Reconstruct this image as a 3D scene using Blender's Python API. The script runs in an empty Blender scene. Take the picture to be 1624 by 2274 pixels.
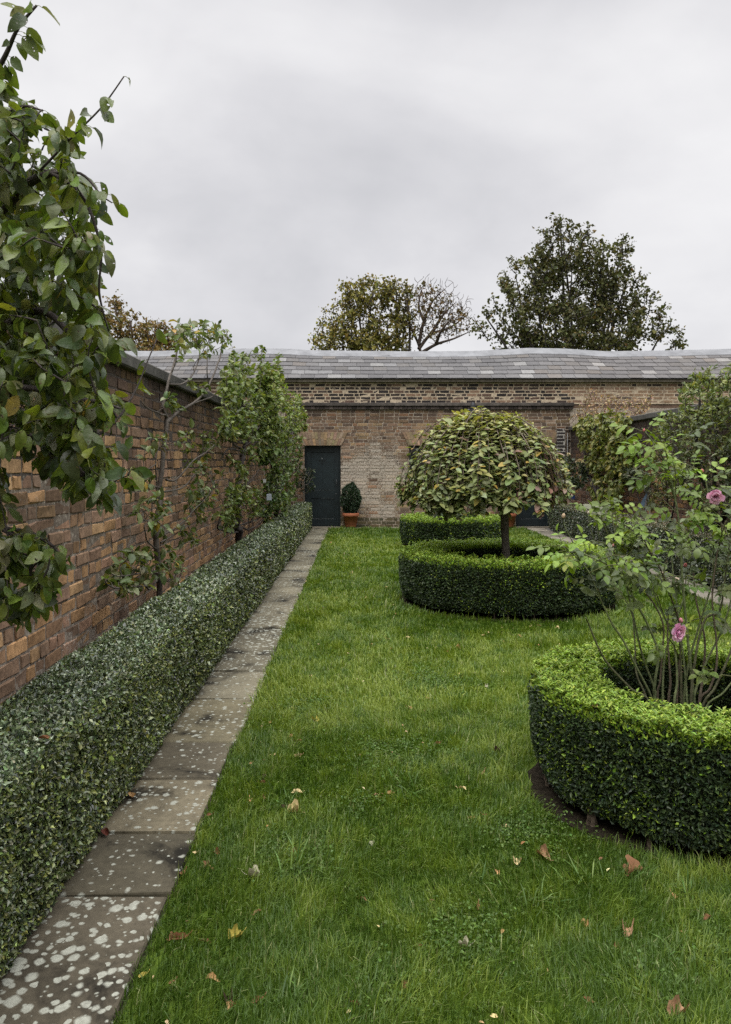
import bpy, math
import numpy as np
from mathutils import Vector

rng = np.random.default_rng(7)
SC = bpy.context.scene
COL = SC.collection
R = math.radians

# ------------------------------------------------------------------ camera
cam_d = bpy.data.cameras.new('camera')
cam = bpy.data.objects.new('camera', cam_d)
COL.objects.link(cam)
CAM_Z = 1.6
FPX, VX, VY = 1706.0, 793.0, 1025.0            # lens and vanishing point measured on a 1624 x 2274 copy
cam.location = (0, 0, CAM_Z)
cam.rotation_euler = (R(90), 0, 0)
cam_d.sensor_width = 36
cam_d.lens = FPX / 2274 * 36
cam_d.shift_x = (812 - VX) / 2274
cam_d.shift_y = -(1137 - VY) / 2274
cam_d.clip_start = 0.05
cam_d.clip_end = 2000
SC.camera = cam

# ------------------------------------------------------------------ world and sun (overcast)
SUN_EL, SUN_AZ = R(62), R(200)
W = bpy.data.worlds.new('World')
SC.world = W
W.use_nodes = True
nt = W.node_tree
nt.nodes.clear()
def nn(tree, typ, **kw):
    n = tree.nodes.new(typ)
    for k, v in kw.items():
        setattr(n, k, v)
    return n
def mathn(tree, op, a, b=None, c=None):
    n = tree.nodes.new('ShaderNodeMath'); n.operation = op
    for i, v in enumerate((a, b, c)):
        if v is None: continue
        if isinstance(v, (int, float)): n.inputs[i].default_value = v
        else: tree.links.new(v, n.inputs[i])
    return n.outputs[0]
def ramp(tree, fac, stops, interp='LINEAR'):
    n = tree.nodes.new('ShaderNodeValToRGB')
    n.color_ramp.interpolation = interp
    el = n.color_ramp.elements
    while len(el) < len(stops): el.new(0.5)
    for e, (p, c) in zip(el, stops):
        e.position = p
        e.color = (c, c, c, 1) if isinstance(c, (int, float)) else (*c, 1)
    tree.links.new(fac, n.inputs[0])
    return n.outputs[0]
def mixc(tree, fac, a, b, blend='MIX'):
    n = tree.nodes.new('ShaderNodeMix'); n.data_type = 'RGBA'; n.blend_type = blend
    for i, v in ((0, fac), (6, a), (7, b)):
        if isinstance(v, (int, float)): n.inputs[i].default_value = v
        elif isinstance(v, tuple): n.inputs[i].default_value = (*v, 1)
        else: tree.links.new(v, n.inputs[i])
    return n.outputs[2]
def noise(tree, vec, scale, detail=4, rough=0.55, dist=0.0):
    n = tree.nodes.new('ShaderNodeTexNoise')
    n.inputs['Scale'].default_value = scale; n.inputs['Detail'].default_value = detail
    n.inputs['Roughness'].default_value = rough; n.inputs['Distortion'].default_value = dist
    if vec is not None: tree.links.new(vec, n.inputs['Vector'])
    return n.outputs['Fac']

SKY_GAIN = 4.2
tc = nn(nt, 'ShaderNodeTexCoord')
sep = nn(nt, 'ShaderNodeSeparateXYZ'); nt.links.new(tc.outputs['Generated'], sep.inputs[0])
zz = mathn(nt, 'MAXIMUM', sep.outputs[2], 0.0)
den = mathn(nt, 'ADD', zz, 0.75)
cmb = nn(nt, 'ShaderNodeCombineXYZ')
nt.links.new(mathn(nt, 'DIVIDE', sep.outputs[0], den), cmb.inputs[0])
nt.links.new(mathn(nt, 'DIVIDE', sep.outputs[1], den), cmb.inputs[1])
mp = nn(nt, 'ShaderNodeMapping'); nt.links.new(cmb.outputs[0], mp.inputs[0])
mp.inputs['Location'].default_value = (1.7, 0.35, 0); mp.inputs['Rotation'].default_value = (0, 0, R(-28)); mp.inputs['Scale'].default_value = (0.75, 0.95, 1)
cl = noise(nt, mp.outputs[0], 2.6, 5, 0.5, 0.4)
cl2 = noise(nt, mp.outputs[0], 7.5, 5, 0.55, 0.2)
clm = mathn(nt, 'ADD', mathn(nt, 'MULTIPLY', cl, 0.75), mathn(nt, 'MULTIPLY', cl2, 0.25))
clc = ramp(nt, clm, [(0.34, (0.405, 0.405, 0.422)), (0.46, (0.478, 0.475, 0.490)), (0.56, (0.545, 0.541, 0.551)), (0.68, (0.61, 0.606, 0.61))])
sky = nn(nt, 'ShaderNodeTexSky', sky_type='NISHITA')
sky.sun_disc = False; sky.sun_elevation = SUN_EL; sky.sun_rotation = SUN_AZ
skyd = mixc(nt, 1.0, sky.outputs[0], (0.06, 0.06, 0.06), 'MULTIPLY')
skc = mixc(nt, 0.95, skyd, clc)
zen = ramp(nt, sep.outputs[2], [(0.56, 1.0), (0.85, 1.0 + SKY_GAIN)])
bg = nn(nt, 'ShaderNodeBackground')
nt.links.new(mixc(nt, 1.0, skc, zen, 'MULTIPLY'), bg.inputs[0])
bg.inputs[1].default_value = 1.0
wo = nn(nt, 'ShaderNodeOutputWorld'); nt.links.new(bg.outputs[0], wo.inputs[0])

sun_d = bpy.data.lights.new('sun', 'SUN')
sun_d.energy = 1.5; sun_d.angle = R(50); sun_d.color = (1.0, 0.97, 0.92)
sun = bpy.data.objects.new('sun', sun_d); COL.objects.link(sun)
sun.rotation_euler = (R(90) - SUN_EL, 0, R(180) - SUN_AZ)
sun.location = (0, 0, 30)
vs = SC.view_settings
vs.view_transform = 'Standard'; vs.look = 'None'; vs.gamma = 1; vs.use_curve_mapping = False
vs.exposure = 0.66
SC.cycles.max_bounces = 6; SC.cycles.diffuse_bounces = 3; SC.cycles.glossy_bounces = 2
SC.cycles.transmission_bounces = 3; SC.cycles.transparent_max_bounces = 6
SC.cycles.caustics_reflective = False; SC.cycles.caustics_refractive = False
SC.cycles.use_denoising = False

# ------------------------------------------------------------------ helpers
def px(x, y, d):
    return np.array([(x - VX) / FPX * d, d, CAM_Z - (y - VY) / FPX * d])
def on_x(x, y, X):                       # where the sight line of a measured point meets the plane at that X
    return px(x, y, X * FPX / (x - VX))
def unit(v):
    v = np.asarray(v, float)
    return v / np.maximum(np.linalg.norm(v, axis=-1, keepdims=True), 1e-9)
def _h(i, j, k):
    v = np.sin(i * 127.1 + j * 311.7 + k * 74.7) * 43758.5453
    return v - np.floor(v)
def vnoise(p, s=1.0, seed=0):            # value noise 0..1
    p = np.atleast_2d(np.asarray(p, float)) * s + seed * 17.3
    i = np.floor(p); f = p - i; f = f * f * (3 - 2 * f)
    out = 0
    for a in (0, 1):
        for b in (0, 1):
            for c in (0, 1):
                w = (f[:, 0] if a else 1 - f[:, 0]) * (f[:, 1] if b else 1 - f[:, 1]) * (f[:, 2] if c else 1 - f[:, 2])
                out = out + w * _h(i[:, 0] + a, i[:, 1] + b, i[:, 2] + c)
    return out

class MB:
    """collects vertices, faces and per-vertex colours, links them as one mesh object"""
    def __init__(s): s.v = []; s.f = {3: [], 4: []}; s.c = []; s.n = 0
    def add(s, v, faces, c):
        v = np.asarray(v, float).reshape(-1, 3)
        c = np.asarray(c, float)
        if c.ndim == 1: c = np.tile(c, (len(v), 1))
        if c.shape[1] == 3: c = np.hstack([c, np.zeros((len(c), 1))])
        s.v.append(v); s.c.append(c)
        for f in faces:
            f = np.asarray(f, int)
            if f.size: s.f[f.shape[-1]].append(f.reshape(-1, f.shape[-1]) + s.n)
        s.n += len(v)
    def box(s, lo, hi, c, M=None):
        x0, y0, z0 = lo; x1, y1, z1 = hi
        v = np.array([(x0,y0,z0),(x1,y0,z0),(x1,y1,z0),(x0,y1,z0),(x0,y0,z1),(x1,y0,z1),(x1,y1,z1),(x0,y1,z1)], float)
        if M is not None: v = M(v)
        s.add(v, [[(0,3,2,1),(4,5,6,7),(0,1,5,4),(1,2,6,5),(2,3,7,6),(3,0,4,7)]], c)
    def bbox(s, lo, hi, c, b=0.01, M=None):      # box with its top and side edges chamfered
        x0, y0, z0 = lo; x1, y1, z1 = hi
        rings = [(x0+b,y0+b,x1-b,y1-b,z0),(x0,y0,x1,y1,z0+b),(x0,y0,x1,y1,z1-b),(x0+b,y0+b,x1-b,y1-b,z1)]
        v = []
        for a, e, q, w, z in rings:
            v += [(a,e,z),(q,e,z),(q,w,z),(a,w,z)]
        f = [(3,2,1,0),(12,13,14,15)]
        for r in range(3):
            for k in range(4):
                f.append((r*4+k, r*4+(k+1)%4, r*4+4+(k+1)%4, r*4+4+k))
        v = np.array(v, float)
        if M is not None: v = M(v)
        s.add(v, [f], c)
    def lathe(s, prof, ctr, c, n=32):
        v = []; f = []
        for r, z in prof:
            for k in range(n):
                a = 2*math.pi*k/n
                v.append((ctr[0]+r*math.cos(a), ctr[1]+r*math.sin(a), ctr[2]+z))
        for i in range(len(prof)-1):
            for k in range(n):
                f.append((i*n+k, i*n+(k+1)%n, (i+1)*n+(k+1)%n, (i+1)*n+k))
        s.add(v, [f], c)
    def tubes(s, P, rad, c, sides=5):            # P (M,k,3), rad (M,k)
        P = np.asarray(P, float); rad = np.asarray(rad, float)
        if P.ndim == 2: P = P[None]; rad = rad[None]
        M, k, _ = P.shape
        t = unit(np.gradient(P, axis=1)) if k > 1 else P
        ref = np.where(np.abs(t[..., 2:3]).mean(axis=1, keepdims=True) > 0.8, np.array([1.0, 0, 0]), np.array([0, 0, 1.0]))
        a = unit(np.cross(t, np.broadcast_to(ref, t.shape))); b = np.cross(t, a)
        ang = np.arange(sides) * 2 * math.pi / sides
        v = P[:, :, None, :] + rad[:, :, None, None] * (np.cos(ang)[None, None, :, None] * a[:, :, None, :] + np.sin(ang)[None, None, :, None] * b[:, :, None, :])
        base = (np.arange(M)[:, None, None] * k + np.arange(k-1)[None, :, None]) * sides
        q = np.arange(sides)[None, None, :]; q2 = (q + 1) % sides
        f = np.stack([base+q, base+q2, base+sides+q2, base+sides+q], -1).reshape(-1, 4)
        cap = ((np.arange(M)*k + k - 1) * sides)[:, None]
        faces = [f]
        if sides >= 3:
            for j in range(1, sides-1): faces.append(np.concatenate([cap, cap+j, cap+j+1], 1))
        c = np.asarray(c, float)
        if c.ndim == 2: c = np.repeat(c, k*sides, axis=0)
        s.add(v.reshape(-1, 3), faces, c)
    def tube(s, P, r0, r1, c, sides=6):
        P = smooth(P); s.tubes(P, np.linspace(r0, r1, len(P)), c, sides)
    def leaves(s, P, D, N, L, Wd, C, st=1, curl=0.6, fold=0.35, broad=0.42):
        P = np.asarray(P, float); n = len(P)
        D = unit(D); N = np.asarray(N, float); N = unit(N - (N*D).sum(1, keepdims=True)*D); T = np.cross(D, N)
        L = np.broadcast_to(np.asarray(L, float), (n,)); Wd = np.broadcast_to(np.asarray(Wd, float), (n,))
        kap = np.broadcast_to(np.asarray(curl, float), (n,)) + 1e-3; fo = np.broadcast_to(np.asarray(fold, float), (n,))
        if st == 1: ss, hw = [broad], [1.0]
        elif st == 2: ss, hw = [0.26, 0.66], [0.9, 0.85]
        elif st == 3: ss, hw = [0.16, 0.44, 0.76], [0.66, 1.0, 0.66]
        else: ss, hw = [0.08, 0.24, 0.46, 0.68, 0.87], [0.45, 0.86, 1.0, 0.8, 0.42]
        def pt(sv, lat, extra=0):
            x = np.sin(kap*sv)/kap*L; z = -(1-np.cos(kap*sv))/kap*L
            return P + x[:, None]*D + (z + np.abs(lat)*np.sin(fo) + extra)[:, None]*N + (lat*np.cos(fo))[:, None]*T
        z0 = np.zeros(n)
        if st == 1:
            v = np.stack([pt(0, z0), pt(ss[0], Wd*L/2), pt(1.0, z0), pt(ss[0], -Wd*L/2)], 1)
            o = np.arange(n)[:, None]*4
            fs = [np.concatenate([o, o+2, o+1], 1), np.concatenate([o, o+3, o+2], 1)]; k = 4
        else:
            cols = [pt(0, z0)]; m = len(ss)
            wv = rng.normal(0, 0.05, (n, m, 2))
            for i, (a, w) in enumerate(zip(ss, hw)):
                cols += [pt(a, Wd*L/2*w, wv[:, i, 0]*Wd*L*(st > 2)), pt(a, z0), pt(a, -Wd*L/2*w, wv[:, i, 1]*Wd*L*(st > 2))]
            cols.append(pt(1.0, z0)); v = np.stack(cols, 1); k = 3*m + 2
            o = np.arange(n)[:, None]*k
            f3 = [(0,2,1),(0,3,2),(3*m-2,3*m-1,3*m+1),(3*m-1,3*m,3*m+1)]; f4 = []
            for i in range(m-1):
                a = 1+3*i; f4 += [(a,a+1,a+4,a+3),(a+1,a+2,a+5,a+4)]
            fs = [o + np.array(f)[None] for f in f3] + [o + np.array(f)[None] for f in f4]
        C = np.asarray(C, float)
        if C.ndim == 1: C = np.tile(C, (n, 1))
        if C.shape[1] == 3: C = np.hstack([C, np.zeros((n, 1))])
        s.add(v.reshape(-1, 3), fs, np.repeat(C, k, axis=0))
    def build(s, name, mat, parent=None, smooth_sh=False):
        V = np.concatenate(s.v); C = np.concatenate(s.c)
        if parent is not None: V = V - np.array(world_loc(parent))
        f3 = np.concatenate(s.f[3]) if s.f[3] else np.zeros((0, 3), int)
        f4 = np.concatenate(s.f[4]) if s.f[4] else np.zeros((0, 4), int)
        me = bpy.data.meshes.new(name)
        me.vertices.add(len(V)); me.vertices.foreach_set('co', V.astype(np.float32).ravel())
        loops = np.concatenate([f3.ravel(), f4.ravel()]).astype(np.int32)
        me.loops.add(len(loops)); me.loops.foreach_set('vertex_index', loops)
        tot = np.concatenate([np.full(len(f3), 3), np.full(len(f4), 4)]).astype(np.int32)
        start = np.concatenate([[0], np.cumsum(tot)[:-1]]).astype(np.int32)
        me.polygons.add(len(tot)); me.polygons.foreach_set('loop_start', start); me.polygons.foreach_set('loop_total', tot)
        me.polygons.foreach_set('use_smooth', np.full(len(tot), bool(smooth_sh)))
        at = me.attributes.new('col', 'FLOAT_COLOR', 'POINT'); at.data.foreach_set('color', C.astype(np.float32).ravel())
        me.update(calc_edges=True); me.validate()
        me.materials.append(mat)
        o = bpy.data.objects.new(name, me); COL.objects.link(o)
        if parent is not None: o.parent = parent
        return o
_loc = {}
def world_loc(o):
    while o.parent is not None: o = o.parent
    return _loc.get(o.name, (0, 0, 0))
def tag(o, label=None, cat=None, group=None, kind=None):
    if label: o['label'] = label
    if cat: o['category'] = cat
    if group: o['group'] = group
    if kind: o['kind'] = kind
    return o
def thing(name, loc, label, cat, group=None):
    o = bpy.data.objects.new(name, None); COL.objects.link(o)
    o.empty_display_size = 0.2
    o.location = tuple(float(a) for a in loc); _loc[o.name] = tuple(o.location)
    return tag(o, label, cat, group)
def smooth(P, n=None):                   # Catmull-Rom through the points
    P = np.asarray(P, float)
    if len(P) < 3: return np.linspace(P[0], P[-1], n or 4)
    Q = np.vstack([2*P[0]-P[1], P, 2*P[-1]-P[-2]])
    out = []; m = n or 4
    for i in range(1, len(Q)-2):
        for t in np.linspace(0, 1, m, endpoint=False):
            p0, p1, p2, p3 = Q[i-1:i+3]
            out.append(0.5*((2*p1)+(-p0+p2)*t+(2*p0-5*p1+4*p2-p3)*t*t+(-p0+3*p1-3*p2+p3)*t**3))
    out.append(P[-1])
    return np.array(out)
def pal(colors, n, w=None, jit=0.16, hue=0.06):
    colors = np.asarray(colors, float)
    if w is not None: w = np.asarray(w, float); w = w/w.sum()
    c = colors[rng.choice(len(colors), n, p=w)]
    return np.clip(c * np.exp(rng.normal(0, jit, (n, 1))) * np.exp(rng.normal(0, hue, (n, 3))), 0.002, 0.95)
def in_poly(p, poly):
    x, y = p[:, 0], p[:, 1]; q = np.asarray(poly, float); ins = np.zeros(len(p), bool); j = len(q)-1
    for i in range(len(q)):
        c = ((q[i,1] > y) != (q[j,1] > y)) & (x < (q[j,0]-q[i,0])*(y-q[i,1])/(q[j,1]-q[i,1]+1e-12)+q[i,0])
        ins ^= c; j = i
    return ins
def sample_poly(poly, n):
    q = np.asarray(poly, float); lo, hi = q.min(0), q.max(0); out = np.zeros((0, 2))
    while len(out) < n:
        p = rng.uniform(lo, hi, (n*3, 2)); out = np.vstack([out, p[in_poly(p, q)]])
    return out[:n]
def grow(limbs, tips, k=5, wob=0.12, sag=0.0, reach=None, up=0.3):
    """twigs from the nearest wood to each tip, nearest tips first; later twigs may start on earlier ones"""
    nodes = np.concatenate([smooth(l) for l in limbs]); tips = np.asarray(tips, float)
    d0 = np.array([np.min(np.linalg.norm(nodes - t, axis=1)) for t in tips])
    tw = []
    for i in np.argsort(d0):
        t = tips[i]; v = t - nodes; dd = np.linalg.norm(v, axis=1)
        cost = dd * (1 - up * v[:, 2] / np.maximum(dd, 1e-6))
        j = int(np.argmin(cost)); a = nodes[j]; L = dd[j]
        if L < 1e-4 or (reach and L > reach): continue
        mid = (a+t)/2 + rng.normal(0, wob*L, 3) + np.array([0, 0, -sag*L])
        s = np.linspace(0, 1, k)[:, None]
        pts = (1-s)**2*a + 2*s*(1-s)*mid + s*s*t
        tw.append(pts); nodes = np.vstack([nodes, pts[1:]])
    return np.array(tw)
def twig_sites(tw, n, t0=0.25, jit=0.0):
    """n leaf sites along every twig: position, twig direction"""
    M, k, _ = tw.shape
    t = np.sort(rng.uniform(t0, 1.0, (M, n)), axis=1); t[:, -1] = 1.0
    x = t*(k-1); i = np.clip(x.astype(int), 0, k-2); f = (x-i)[..., None]
    m = np.arange(M)[:, None]
    P = tw[m, i]*(1-f) + tw[m, i+1]*f; D = unit(tw[m, i+1]-tw[m, i])
    P = P.reshape(-1, 3); D = D.reshape(-1, 3)
    return P + rng.normal(0, jit, P.shape), D
def rnd_dirs(n): return unit(rng.normal(0, 1, (n, 3)))

# ------------------------------------------------------------------ materials
def new_mat(name):
    m = bpy.data.materials.new(name); m.use_nodes = True
    t = m.node_tree; t.nodes.clear()
    out = t.nodes.new('ShaderNodeOutputMaterial'); b = t.nodes.new('ShaderNodeBsdfPrincipled')
    t.links.new(b.outputs[0], out.inputs[0])
    return m, t, b, out
def attr(t):
    a = t.nodes.new('ShaderNodeAttribute'); a.attribute_name = 'col'; return a
def objco(t):
    c = t.nodes.new('ShaderNodeTexCoord'); return c.outputs['Object']
def bump(t, b, h, strength, dist):
    n = t.nodes.new('ShaderNodeBump'); n.inputs['Strength'].default_value = strength; n.inputs['Distance'].default_value = dist
    t.links.new(h, n.inputs['Height']); t.links.new(n.outputs[0], b.inputs['Normal'])
def leaf_mat(name, rough=0.45, spec=0.4, trans=0.3, vein=0, tint=(1.5, 1.45, 0.55), warm=True, holes=False):
    m, t, b, out = new_mat(name); a = attr(t)
    nz = noise(t, objco(t), 55 if not vein else 38, 3)
    c = mixc(t, 1.0, a.outputs['Color'], ramp(t, nz, [(0.25, (0.80, 0.73, 0.56)), (0.75, (1.42, 1.29, 1.0))] if warm else [(0.25, 0.85), (0.75, 1.15)]), 'MULTIPLY')
    t.links.new(c, b.inputs['Base Color'])
    if holes:
        hn = noise(t, objco(t), 75, 1, 0.4)
        c = mixc(t, ramp(t, hn, [(0.675, 0.0), (0.705, 0.8)]), c, (0.10, 0.06, 0.03)); t.links.new(c, b.inputs['Base Color'])
        t.links.new(ramp(t, hn, [(0.72, 1.0), (0.725, 0.0)]), b.inputs['Alpha'])
    b.inputs['Roughness'].default_value = rough; b.inputs['Specular IOR Level'].default_value = spec
    if vein: bump(t, b, noise(t, objco(t), 60, 2), 0.35, 0.006)
    if trans > 0:
        tr = t.nodes.new('ShaderNodeBsdfTranslucent'); t.links.new(mixc(t, 1.0, c, tint, 'MULTIPLY'), tr.inputs[0])
        mx = t.nodes.new('ShaderNodeMixShader'); mx.inputs[0].default_value = trans
        if holes: t.links.new(mathn(t, 'MULTIPLY', ramp(t, hn, [(0.72, 1.0), (0.725, 0.0)]), trans), mx.inputs[0])
        t.links.new(b.outputs[0], mx.inputs[1]); t.links.new(tr.outputs[0], mx.inputs[2]); t.links.new(mx.outputs[0], out.inputs[0])
    return m
def col_mat(name, rough=0.8, spec=0.25, nscale=20, lo=0.75, hi=1.25, bstr=0.3, bdist=0.004, bscale=60, metal=0.0):
    m, t, b, out = new_mat(name); a = attr(t); o = objco(t)
    c = mixc(t, 1.0, a.outputs['Color'], ramp(t, noise(t, o, nscale, 6, 0.65), [(0.28, lo), (0.72, hi)]), 'MULTIPLY')
    t.links.new(c, b.inputs['Base Color'])
    b.inputs['Roughness'].default_value = rough; b.inputs['Specular IOR Level'].default_value = spec; b.inputs['Metallic'].default_value = metal
    if bstr: bump(t, b, noise(t, o, bscale, 5, 0.6), bstr, bdist)
    return m
def brick_mat(name):
    m, t, b, out = new_mat(name); a = attr(t); o = objco(t)
    n1 = noise(t, o, 26, 8, 0.7); n2 = noise(t, o, 2.2, 4, 0.6); n3 = noise(t, o, 34, 7, 0.72)
    c = mixc(t, 1.0, a.outputs['Color'], ramp(t, n1, [(0.30, 0.55), (0.52, 1.0), (0.75, 1.40)]), 'MULTIPLY')
    c = mixc(t, 1.0, c, ramp(t, n2, [(0.3, 0.72), (0.7, 1.22)]), 'MULTIPLY')
    # lime bloom: the alpha channel holds how much of the surface it covers
    thr = mathn(t, 'SUBTRACT', a.outputs['Alpha'], n3)
    msk = ramp(t, mathn(t, 'ADD', mathn(t, 'MULTIPLY', thr, 6.0), 0.5), [(0.2, 0.0), (0.9, 0.85)])
    c = mixc(t, msk, c, (0.40, 0.355, 0.29))
    t.links.new(c, b.inputs['Base Color'])
    b.inputs['Roughness'].default_value = 0.9; b.inputs['Specular IOR Level'].default_value = 0.2
    bump(t, b, n1, 0.55, 0.008)
    return m
M_BRICK = brick_mat('old_brick')
M_STONE = col_mat('weathered_stone', 0.85, 0.25, 9, 0.55, 1.35, 0.5, 0.006, 30)
M_SLATE = col_mat('roof_slate', 0.7, 0.2, 14, 0.78, 1.22, 0.25, 0.004, 30)
M_LEAD = col_mat('lead_sheet', 0.75, 0.15, 3, 0.7, 1.3, 0.2, 0.01, 8)
M_PAINT = col_mat('dark_door_paint', 0.42, 0.4, 5, 0.7, 1.35, 0.2, 0.003, 18)
M_IRON = col_mat('cast_iron', 0.5, 0.4, 20, 0.7, 1.3, 0.2, 0.003, 40)
M_TERRA = col_mat('terracotta', 0.85, 0.2, 12, 0.7, 1.25, 0.25, 0.003, 40)
M_BARK = col_mat('bark', 0.9, 0.2, 30, 0.55, 1.45, 0.7, 0.008, 45)
M_SOIL = col_mat('dark_soil', 0.95, 0.03, 25, 0.4, 1.6, 0.9, 0.03, 35)
M_LEAF = leaf_mat('leaf', 0.45, 0.35, 0.25)
M_GREY = leaf_mat('grey_hedge_leaf', 0.30, 0.6, 0.12, tint=(1.3, 1.35, 0.7), warm=False)
M_HEDGE = leaf_mat('hedge_leaf', 0.45, 0.32, 0.18, tint=(1.4, 1.45, 0.5), warm=False)
M_PALE = leaf_mat('pale_leaf', 0.5, 0.3, 0.22, tint=(1.3, 1.35, 0.6), warm=False)
M_BIG = leaf_mat('fruit_leaf', 0.40, 0.42, 0.34, vein=1, holes=True)
M_FAR = leaf_mat('far_leaf', 0.6, 0.2, 0.15)
M_GRASS = leaf_mat('grass_blade', 0.5, 0.3, 0.3, tint=(1.3, 1.4, 0.5), warm=False)
M_DRY = leaf_mat('dry_leaf', 0.75, 0.2, 0.12, vein=1, tint=(1.2, 1.0, 0.7))
M_PETAL = leaf_mat('rose_petal', 0.6, 0.2, 0.35, tint=(1.1, 0.85, 1.0), warm=False)
M_CORE = col_mat('dark_hedge_core', 0.95, 0.1, 40, 0.4, 1.6, 0.8, 0.02, 50)
M_LABEL = col_mat('plastic_label', 0.5, 0.4, 12, 0.9, 1.1, 0)
M_GLASS = col_mat('dark_window_glass', 0.08, 0.5, 3, 0.9, 1.1, 0)

# ------------------------------------------------------------------ ground, lawn, paths
RINGS = [  # centre x, y, outer radius, inner radius, height
    (1.66, 3.72, 0.80, 0.46, 0.53), (1.71, 8.85, 1.22, 0.70, 0.56), (1.755, 14.4, 0.94, 0.42, 0.555)]
PATH_L, PATH_R = -0.68, 4.02             # lawn edges
Y_WALL = 18.7
WALL_L, WALL_R = -1.75, 5.2

def plain_mat(name, stops, sc, rough=0.95):
    m, t, b, out = new_mat(name); o = objco(t)
    n = noise(t, o, sc, 8, 0.7); t.links.new(ramp(t, n, stops), b.inputs['Base Color'])
    b.inputs['Roughness'].default_value = rough; b.inputs['Specular IOR Level'].default_value = 0.15
    bump(t, b, noise(t, o, sc*4, 5), 0.6, 0.02)
    return m
def sheet(name, x0, x1, y0, y1, z, mat, n=1):
    mb = MB(); xs = np.linspace(x0, x1, n+1); ys = np.linspace(y0, y1, n+1)
    v = [(x, y, z) for y in ys for x in xs]
    f = [(j*(n+1)+i, j*(n+1)+i+1, (j+1)*(n+1)+i+1, (j+1)*(n+1)+i) for j in range(n) for i in range(n)]
    mb.add(v, [f], (0.1, 0.1, 0.1)); return tag(mb.build(name, mat), kind='structure')
sheet('ground', -400, 400, -200, 800, -0.004, plain_mat('rough_ground', [(0.3, (0.02, 0.03, 0.01)), (0.7, (0.06, 0.075, 0.025))], 3), 8)
sheet('lawn', PATH_L, PATH_R, -2, 18.36, 0.0, plain_mat('lawn_base', [(0.3, (0.03, 0.05, 0.006)), (0.7, (0.075, 0.12, 0.012))], 9), 1)
sheet('border_soil', WALL_L, -1.06, -2, Y_WALL, 0.0, M_SOIL)
sheet('border_soil', 4.4, WALL_R, -2, Y_WALL, 0.0, M_SOIL)

def path_mat():
    m, t, b, out = new_mat('lichened_paving'); a = attr(t); o = objco(t)
    n1 = noise(t, o, 2.3, 8, 0.62, 0.5); n2 = noise(t, o, 38, 6, 0.7)
    c = mixc(t, 1.0, a.outputs['Color'], ramp(t, n1, [(0.37, 0.18), (0.46, 0.95), (0.70, 1.45)]), 'MULTIPLY')
    c = mixc(t, 1.0, c, ramp(t, n2, [(0.25, 0.7), (0.75, 1.25)]), 'MULTIPLY')
    ws = t.nodes.new('ShaderNodeTexNoise'); ws.inputs['Scale'].default_value = 30; ws.inputs['Detail'].default_value = 3
    t.links.new(o, ws.inputs['Vector'])
    vm = t.nodes.new('ShaderNodeVectorMath'); vm.operation = 'SCALE'; vm.inputs['Scale'].default_value = 0.024
    t.links.new(ws.outputs['Color'], vm.inputs[0])
    va = t.nodes.new('ShaderNodeVectorMath'); t.links.new(o, va.inputs[0]); t.links.new(vm.outputs[0], va.inputs[1])
    msk = None
    for sc, rmax in ((13, 0.36), (19, 0.42), (31, 0.42)):
        v = t.nodes.new('ShaderNodeTexVoronoi'); v.inputs['Scale'].default_value = sc; v.voronoi_dimensions = '2D'
        t.links.new(va.outputs[0], v.inputs['Vector'])
        s = t.nodes.new('ShaderNodeSeparateColor'); t.links.new(v.outputs['Color'], s.inputs[0])
        rad = mathn(t, 'MULTIPLY', mathn(t, 'SUBTRACT', a.outputs['Alpha'], s.outputs[0]), rmax*1.6)
        rad = mathn(t, 'MINIMUM', rad, rmax)
        k = mathn(t, 'MULTIPLY', mathn(t, 'SUBTRACT', rad, v.outputs['Distance']), 9)
        k = mathn(t, 'MINIMUM', mathn(t, 'MAXIMUM', k, 0.0), 1.0)
        msk = k if msk is None else mathn(t, 'MAXIMUM', msk, k)
    msk = mathn(t, 'MULTIPLY', msk, ramp(t, noise(t, o, 60, 4), [(0.3, 0.65), (0.6, 1.0)]))
    c = mixc(t, msk, c, (0.29, 0.295, 0.245))
    t.links.new(c, b.inputs['Base Color'])
    b.inputs['Roughness'].default_value = 0.8; b.inputs['Specular IOR Level'].default_value = 0.15
    bump(t, b, mathn(t, 'ADD', n2, mathn(t, 'MULTIPLY', msk, 0.5)), 0.5, 0.004)
    return m
M_PATH = path_mat()
def slab(mb, x0, x1, y0, y1, c, top=0.018):
    c = np.array(c, float); n = 4
    xs = np.linspace(x0, x1, n+1); ys = np.linspace(y0, y1, n+1)
    tilt = rng.normal(0, 0.004, 2)
    def z(x, y): return top + tilt[0]*(x-x0)/(x1-x0) + tilt[1]*(y-y0)/(y1-y0)
    b = 0.008
    rr = [(x0, y0, x1, y1, -0.05), (x0, y0, x1, y1, -b), (x0+b*.7, y0+b*.7, x1-b*.7, y1-b*.7, 0)]
    v = []
    for i, (a, e, q, w, dz) in enumerate(rr):
        for p in ((a, e), (q, e), (q, w), (a, w)):
            j = rng.normal(0, 0.003, 2) * (i > 0)
            v.append((p[0]+j[0], p[1]+j[1], (z(*p)+dz) if i else dz))
    f = [(8, 9, 10, 11)]
    for r in range(2):
        for k in range(4): f.append((r*4+k, r*4+(k+1) % 4, r*4+4+(k+1) % 4, r*4+4+k))
    mb.add(v, [f], c)
mb = MB()
joints = [-1.2, -0.55, 0.1, 0.75, 1.4, 2.06, 2.806, 3.27, 3.83, 4.33, 5.12]
y = 5.12
while y < 18.0:
    y += rng.uniform(0.48, 0.82); joints.append(min(y, 18.34))
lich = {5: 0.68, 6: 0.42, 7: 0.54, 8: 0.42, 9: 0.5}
scol = {5: (0.068, 0.058, 0.040), 6: (0.062, 0.054, 0.036), 7: (0.118, 0.101, 0.066), 8: (0.07, 0.06, 0.04), 9: (0.108, 0.094, 0.058)}
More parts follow.
